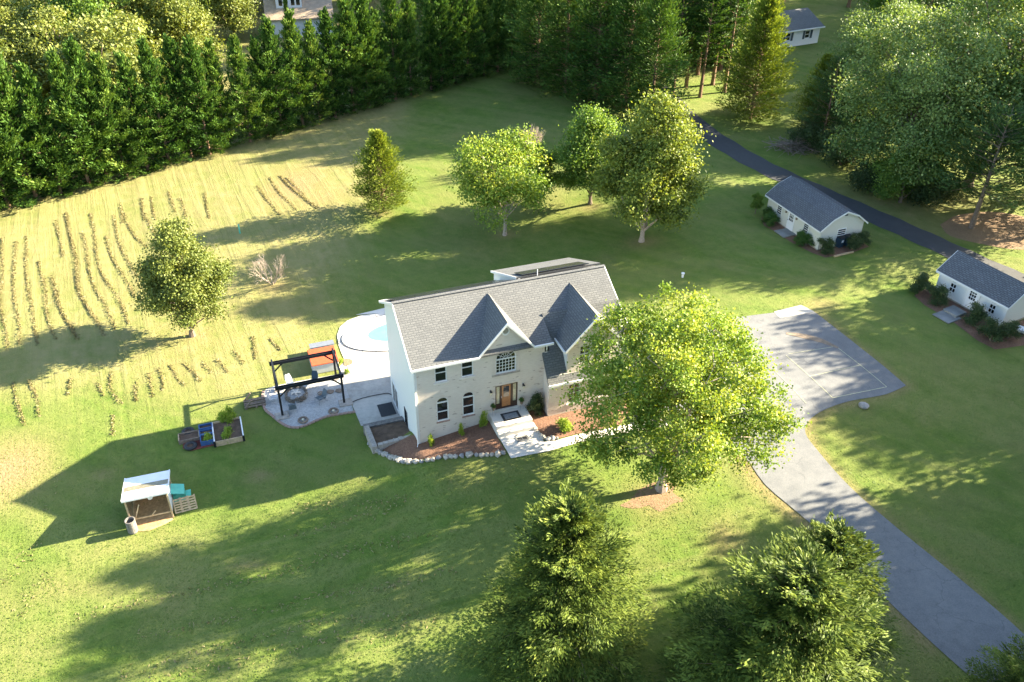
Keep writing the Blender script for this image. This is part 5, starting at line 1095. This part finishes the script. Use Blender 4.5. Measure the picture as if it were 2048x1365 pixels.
for (y0, q0, y1, q1) in ((0, zb, 5, zb + 3.6), (5.002, zb + 3.6, 10, zb)): MB().slab([(-hw - .3, y0, q0), (hw + .3, y0, q0), (hw + .3, y1, q1), (-hw - .3, y1, q1)], (0, 0, .15)).build('roof_slope', 'tan_roof', n2)
MB().holed(rect(-3.6, .6, zb + 1.35, zb + 3.6, 1.9), [rect(a, a + .72, zb + 1.8, zb + 2.9, 1.9) for a in (-3.2, -2.35, -1.2, -.35)], (0, .12, 0)).build('dormer_wall', 'siding_blue', n2)
for x in (-3.6, .48): MB().slab([(x, 2.025, zb + 1.4), (x, 4.8, zb + 3.3), (x, 4.8, zb + 3.6), (x, 2.025, zb + 3.6)], (.12, 0, 0)).build('dormer_cheek', 'siding_blue', n2)
MB().box(-3.9, .9, 1.6, 5.2, zb + 3.62, zb + 3.8).build('dormer_roof', 'white_trim', n2)
for a in (-3.2, -2.35, -1.2, -.35): wd = ringed(a, a + .72, zb + 1.8, zb + 2.9, 1.93, .06).build('window', 'white_trim', n2); MB().box(a + .03, a + .69, 2.0, 2.01, zb + 1.83, zb + 2.87).build('pane', 'glass', wd)
# white rail fence seen below the screen
fa, fb = Vector((-58.5, 84.2)), Vector((-44, 95.5)); fn = thing('rail_fence', 'white two rail fence glimpsed under the left end of the evergreen screen', 'fence', (fa.x, fa.y, float(T(fa.x, fa.y)))); k = 7
for i in range(k): p = fa.lerp(fb, i / (k - 1)) - fa; MB().box(p.x - .07, p.x + .07, p.y - .07, p.y + .07, -.1, 1.35).build('post', 'plastic_white', fn)
for i in range(k - 1):
    p, q = fa.lerp(fb, i / (k - 1)) - fa, fa.lerp(fb, (i + 1) / (k - 1)) - fa
    for z in (.5, .95): MB().bar((p.x, p.y, z), (q.x, q.y, z), .05, .14).build('rail', 'plastic_white', fn)
# little things on the lawn
q = gp(1365, 555); o = thing('well_cap', 'small white capped pipe standing in the lawn behind the house', 'well cap', q); MB().lathe([(.1, 0), (.1, .35)], 12).build('pipe', 'plastic_white', o); MB().lathe([(.15, .352), (.16, .45), (.05, .5)], 12).build('cap', 'plastic_white', o)
q = gp(480, 467); o = thing('utility_post', 'small green marker post in the shadow across the mown field', 'marker post', q); MB().lathe([(.08, 0), (.08, .9)], 8).build('stem', 'green_plastic', o); MB().lathe([(.1, .902), (.06, 1.0)], 8).build('cap', 'green_plastic', o)
q = gp(1727, 813); b = MB(); b.smooth = True; o = tag(b.lathe([(.36, 0), (.38, .12), (.25, .22), (.03, .24)], 14).build('garden_stone', 'stone_grey', None, loc=q), 'round pale stone on the grass near the corner of the driveway', 'stone')
drape('needle_litter', spl(G((1275, 982), (1262, 1000), (1240, 1012), (1272, 1018), (1298, 1012), (1320, 1024), (1345, 1008), (1368, 1002), (1345, 985), (1352, 970), (1310, 965), (1275, 982)), 3)[:-1], 'needles', .01, .4, rough=.03)
drape('needle_litter', spl(G((1880, 450), (1900, 472), (1960, 488), (2040, 500), (2120, 490), (2100, 450), (2000, 425), (1920, 430), (1880, 450)), 4)[:-1], 'needles', .012, .8, rough=.03)
# ------------------------------------------------------------------ cut grass lying in rows, and the sward itself
rng = np.random.default_rng(5)
RW = []
f5 = lambda *p: RW.append([(a / 2.844, 420 + b / 2.844) for a, b in p]); f1 = lambda *p: RW.append([(a / 2.926, b / 2.926) for a, b in p]); f6 = lambda *p: RW.append([(a / 2.048, 900 + b / 2.048) for a, b in p])
f5((370, 20), (395, 110), (415, 220), (430, 330), (445, 440), (500, 560), (550, 650), (590, 720)); f5((375, 20), (400, 110), (420, 220), (436, 330), (452, 440), (506, 560), (556, 650))
f5((90, 180), (78, 300), (85, 450), (95, 580), (105, 680), (110, 770)); f5((145, 150), (150, 280), (165, 450), (180, 600), (205, 700), (225, 770)); f5((20, 160), (10, 300), (10, 500), (25, 650), (35, 800))
f5((225, 290), (250, 420), (260, 560), (300, 680), (325, 740)); f5((290, 380), (310, 470), (345, 560), (400, 660), (430, 740)); f5((295, 400), (350, 560), (405, 660), (440, 740)); f5((470, 130), (500, 300), (540, 430), (600, 560), (660, 680))
f5((520, 20), (545, 230), (590, 370), (650, 480), (700, 560), (740, 650)); f5((600, 150), (640, 260), (700, 380), (770, 500)); f5((640, 30), (690, 200), (740, 320), (790, 400)); f5((700, 20), (760, 130), (830, 220)); f5((830, 20), (880, 160)); f5((310, 60), (350, 180), (360, 270))
f5((640, 920), (625, 1000), (650, 1060), (685, 1110)); f5((900, 900), (930, 960), (935, 1030)); f5((840, 930), (860, 1000), (875, 1070)); f5((770, 980), (765, 1030), (770, 1095)); f5((970, 880), (1020, 960), (1060, 1000)); f5((1050, 870), (1110, 930), (1135, 980)); f5((1150, 870), (1200, 930)); f5((1230, 850), (1290, 930)); f5((1320, 800), (1390, 880)); f5((1440, 720), (1460, 850)); f5((1540, 730), (1600, 800))
f5((165, 970), (200, 1070), (215, 1180)); f5((80, 980), (100, 1100), (130, 1230)); f5((630, 1170), (635, 1290)); f5((560, 980), (590, 1060)); f5((400, 960), (390, 1060))
f1((1640, 1030), (1720, 1120), (1800, 1180), (1860, 1220)); f1((1645, 1030), (1725, 1120), (1865, 1220)); f1((1500, 1090), (1560, 1160), (1640, 1260)); f1((1580, 1040), (1640, 1130), (1730, 1230)); f1((1200, 1130), (1230, 1280)); f1((1050, 1160), (1090, 1280)); f1((990, 1120), (1020, 1250)); f1((700, 1190), (720, 1310)); f1((830, 1160), (850, 1290)); f1((890, 1150), (910, 1290)); f1((1680, 1040), (1780, 1150))
LG = []
f6b = lambda *p: LG.append([(a / 2.048, 900 + b / 2.048) for a, b in p])
f6b((460, 930), (760, 860), (1090, 770), (1400, 700), (1740, 680)); f6b((1130, 350), (1400, 300), (1700, 180)); f6b((560, 770), (860, 720), (1150, 640), (1500, 570), (1900, 480)); f6b((1200, 230), (1500, 220), (1850, 130)); f6b((300, 700), (700, 600), (1100, 520), (1500, 400), (1900, 300)); f6b((600, 950), (900, 890), (1300, 800), (1800, 700)); f6b((200, 500), (60, 700)); f6b((130, 380), (20, 560)); f6b((260, 60), (180, 260))
def rows(name, lines, per, wid, hgt, m_, lab, t0):
    P = []
    for ln in lines:
        c = spl([gp(*q) for q in ln], 6)
        for a, b in zip(c, c[1:]):
            L = (b - a).length; k = max(1, int(L * per)); t = rng.uniform(0, 1, k); dens = .5 + .5 * math.sin(a.x * 1.7 + a.y * 2.3)
            keep = rng.uniform(0, 1, k) < .7 + .3 * dens; t = t[keep]; k = len(t); p = np.array(a)[None] * (1 - t[:, None]) + np.array(b)[None] * t[:, None]
            d = np.array((b - a).normalized()); s = np.array([-d[1], d[0], 0.]); clump = np.floor(t * L * 2.2); off = np.sin(clump * 12.9 + a.x) * .12
            o = rng.normal(size=k) * wid + off; p = p + s * o[:, None]; p[:, 2] += rng.uniform(0, 1, k) * hgt * np.exp(-(o / wid) ** 2 * .4); P.append(p)
    P = np.concatenate(P); n = len(P); me_ = quads(name, P, unit(n) * np.array([1, 1, .35]), unit(n) + np.array([0, 0, .5]), rng.uniform(.12, .3, n), rng.uniform(.04, .1, n), rng.uniform(0, 1, n) * .5 + t0, m_)
    o = link(name, me_); o['kind'] = 'stuff'; return o
rows('cut_grass', RW, 52, .09, .13, 'clippings', '', .0); rows('dry_clippings', LG, 18, .3, .04, 'clippings', '', .2)
def sward(n, fn):
    P = fn(n); P = P[(P[:, 1] > 14)]; n = len(P); z = T(P[:, 0], P[:, 1]); P = np.stack([P[:, 0], P[:, 1], z + .03], 1)
    D = unit(n) * .8 + np.array([0, 0, .9]); return P, D
def inpoly(P, poly):
    ins = np.zeros(len(P), bool); q = [(p[0], p[1]) for p in poly]
    for a, b in zip(q, q[1:] + q[:1]):
        c = (a[1] > P[:, 1]) != (b[1] > P[:, 1]); dd = (b[1] - a[1]) or 1e-9; ins ^= c & (P[:, 0] < (b[0] - a[0]) * (P[:, 1] - a[1]) / dd + a[0])
    return ins
def tufts(n):
    uu = rng.uniform(-40, 2090, n); vv = rng.uniform(420, 1400, n); q = np.stack([(uu - 1024) / FPX, -(vv - 682.5) / FPX, np.ones(n)], 1) @ R0; z = np.full(n, -1.5)
    for _ in range(12): t = (z - CAMH) / q[:, 2]; x, y = q[:, 0] * t, q[:, 1] * t; z = T(x, y)
    return np.stack([x, y], 1)
P = tufts(70000)
for pl in (dpts, pat, deck, gpoly, wk, bl, br, road_poly, [PH(-3.1, -.2), PH(15.2, -1.1), PH(15.2, 20), PH(-3.1, 20)], gb, [PH(-3, 0), PH(0, 0), PH(0, 5), PH(-3.2, 5)]): 
    if hasattr(pl, '__len__'): P = P[~inpoly(P, pl)]
n = len(P); z = T(P[:, 0], P[:, 1]); D = unit(n) * np.array([1, 1, .2]) + np.array([0, 0, .06]); c = np.sin(P[:, 0] * .9) * np.sin(P[:, 1] * .7 + 1.3 * np.sin(P[:, 0] * .31)) * .5 + .5
dr_m = sm((-8 - P[:, 0]) / 12) * sm((P[:, 1] - 46) / 10)
tint = .3 + .25 * c * rng.uniform(0, 1, n) + rng.uniform(0, .25, n) + .5 * dr_m
me_ = quads('grass', np.stack([P[:, 0], P[:, 1], z + .02], 1), D, unit(n) * .28 + np.array([.25, 0, .9]), rng.uniform(.06, .14, n), rng.uniform(.03, .07, n), tint, 'grass_blade'); o = link('grass', me_); o['kind'] = 'stuff'
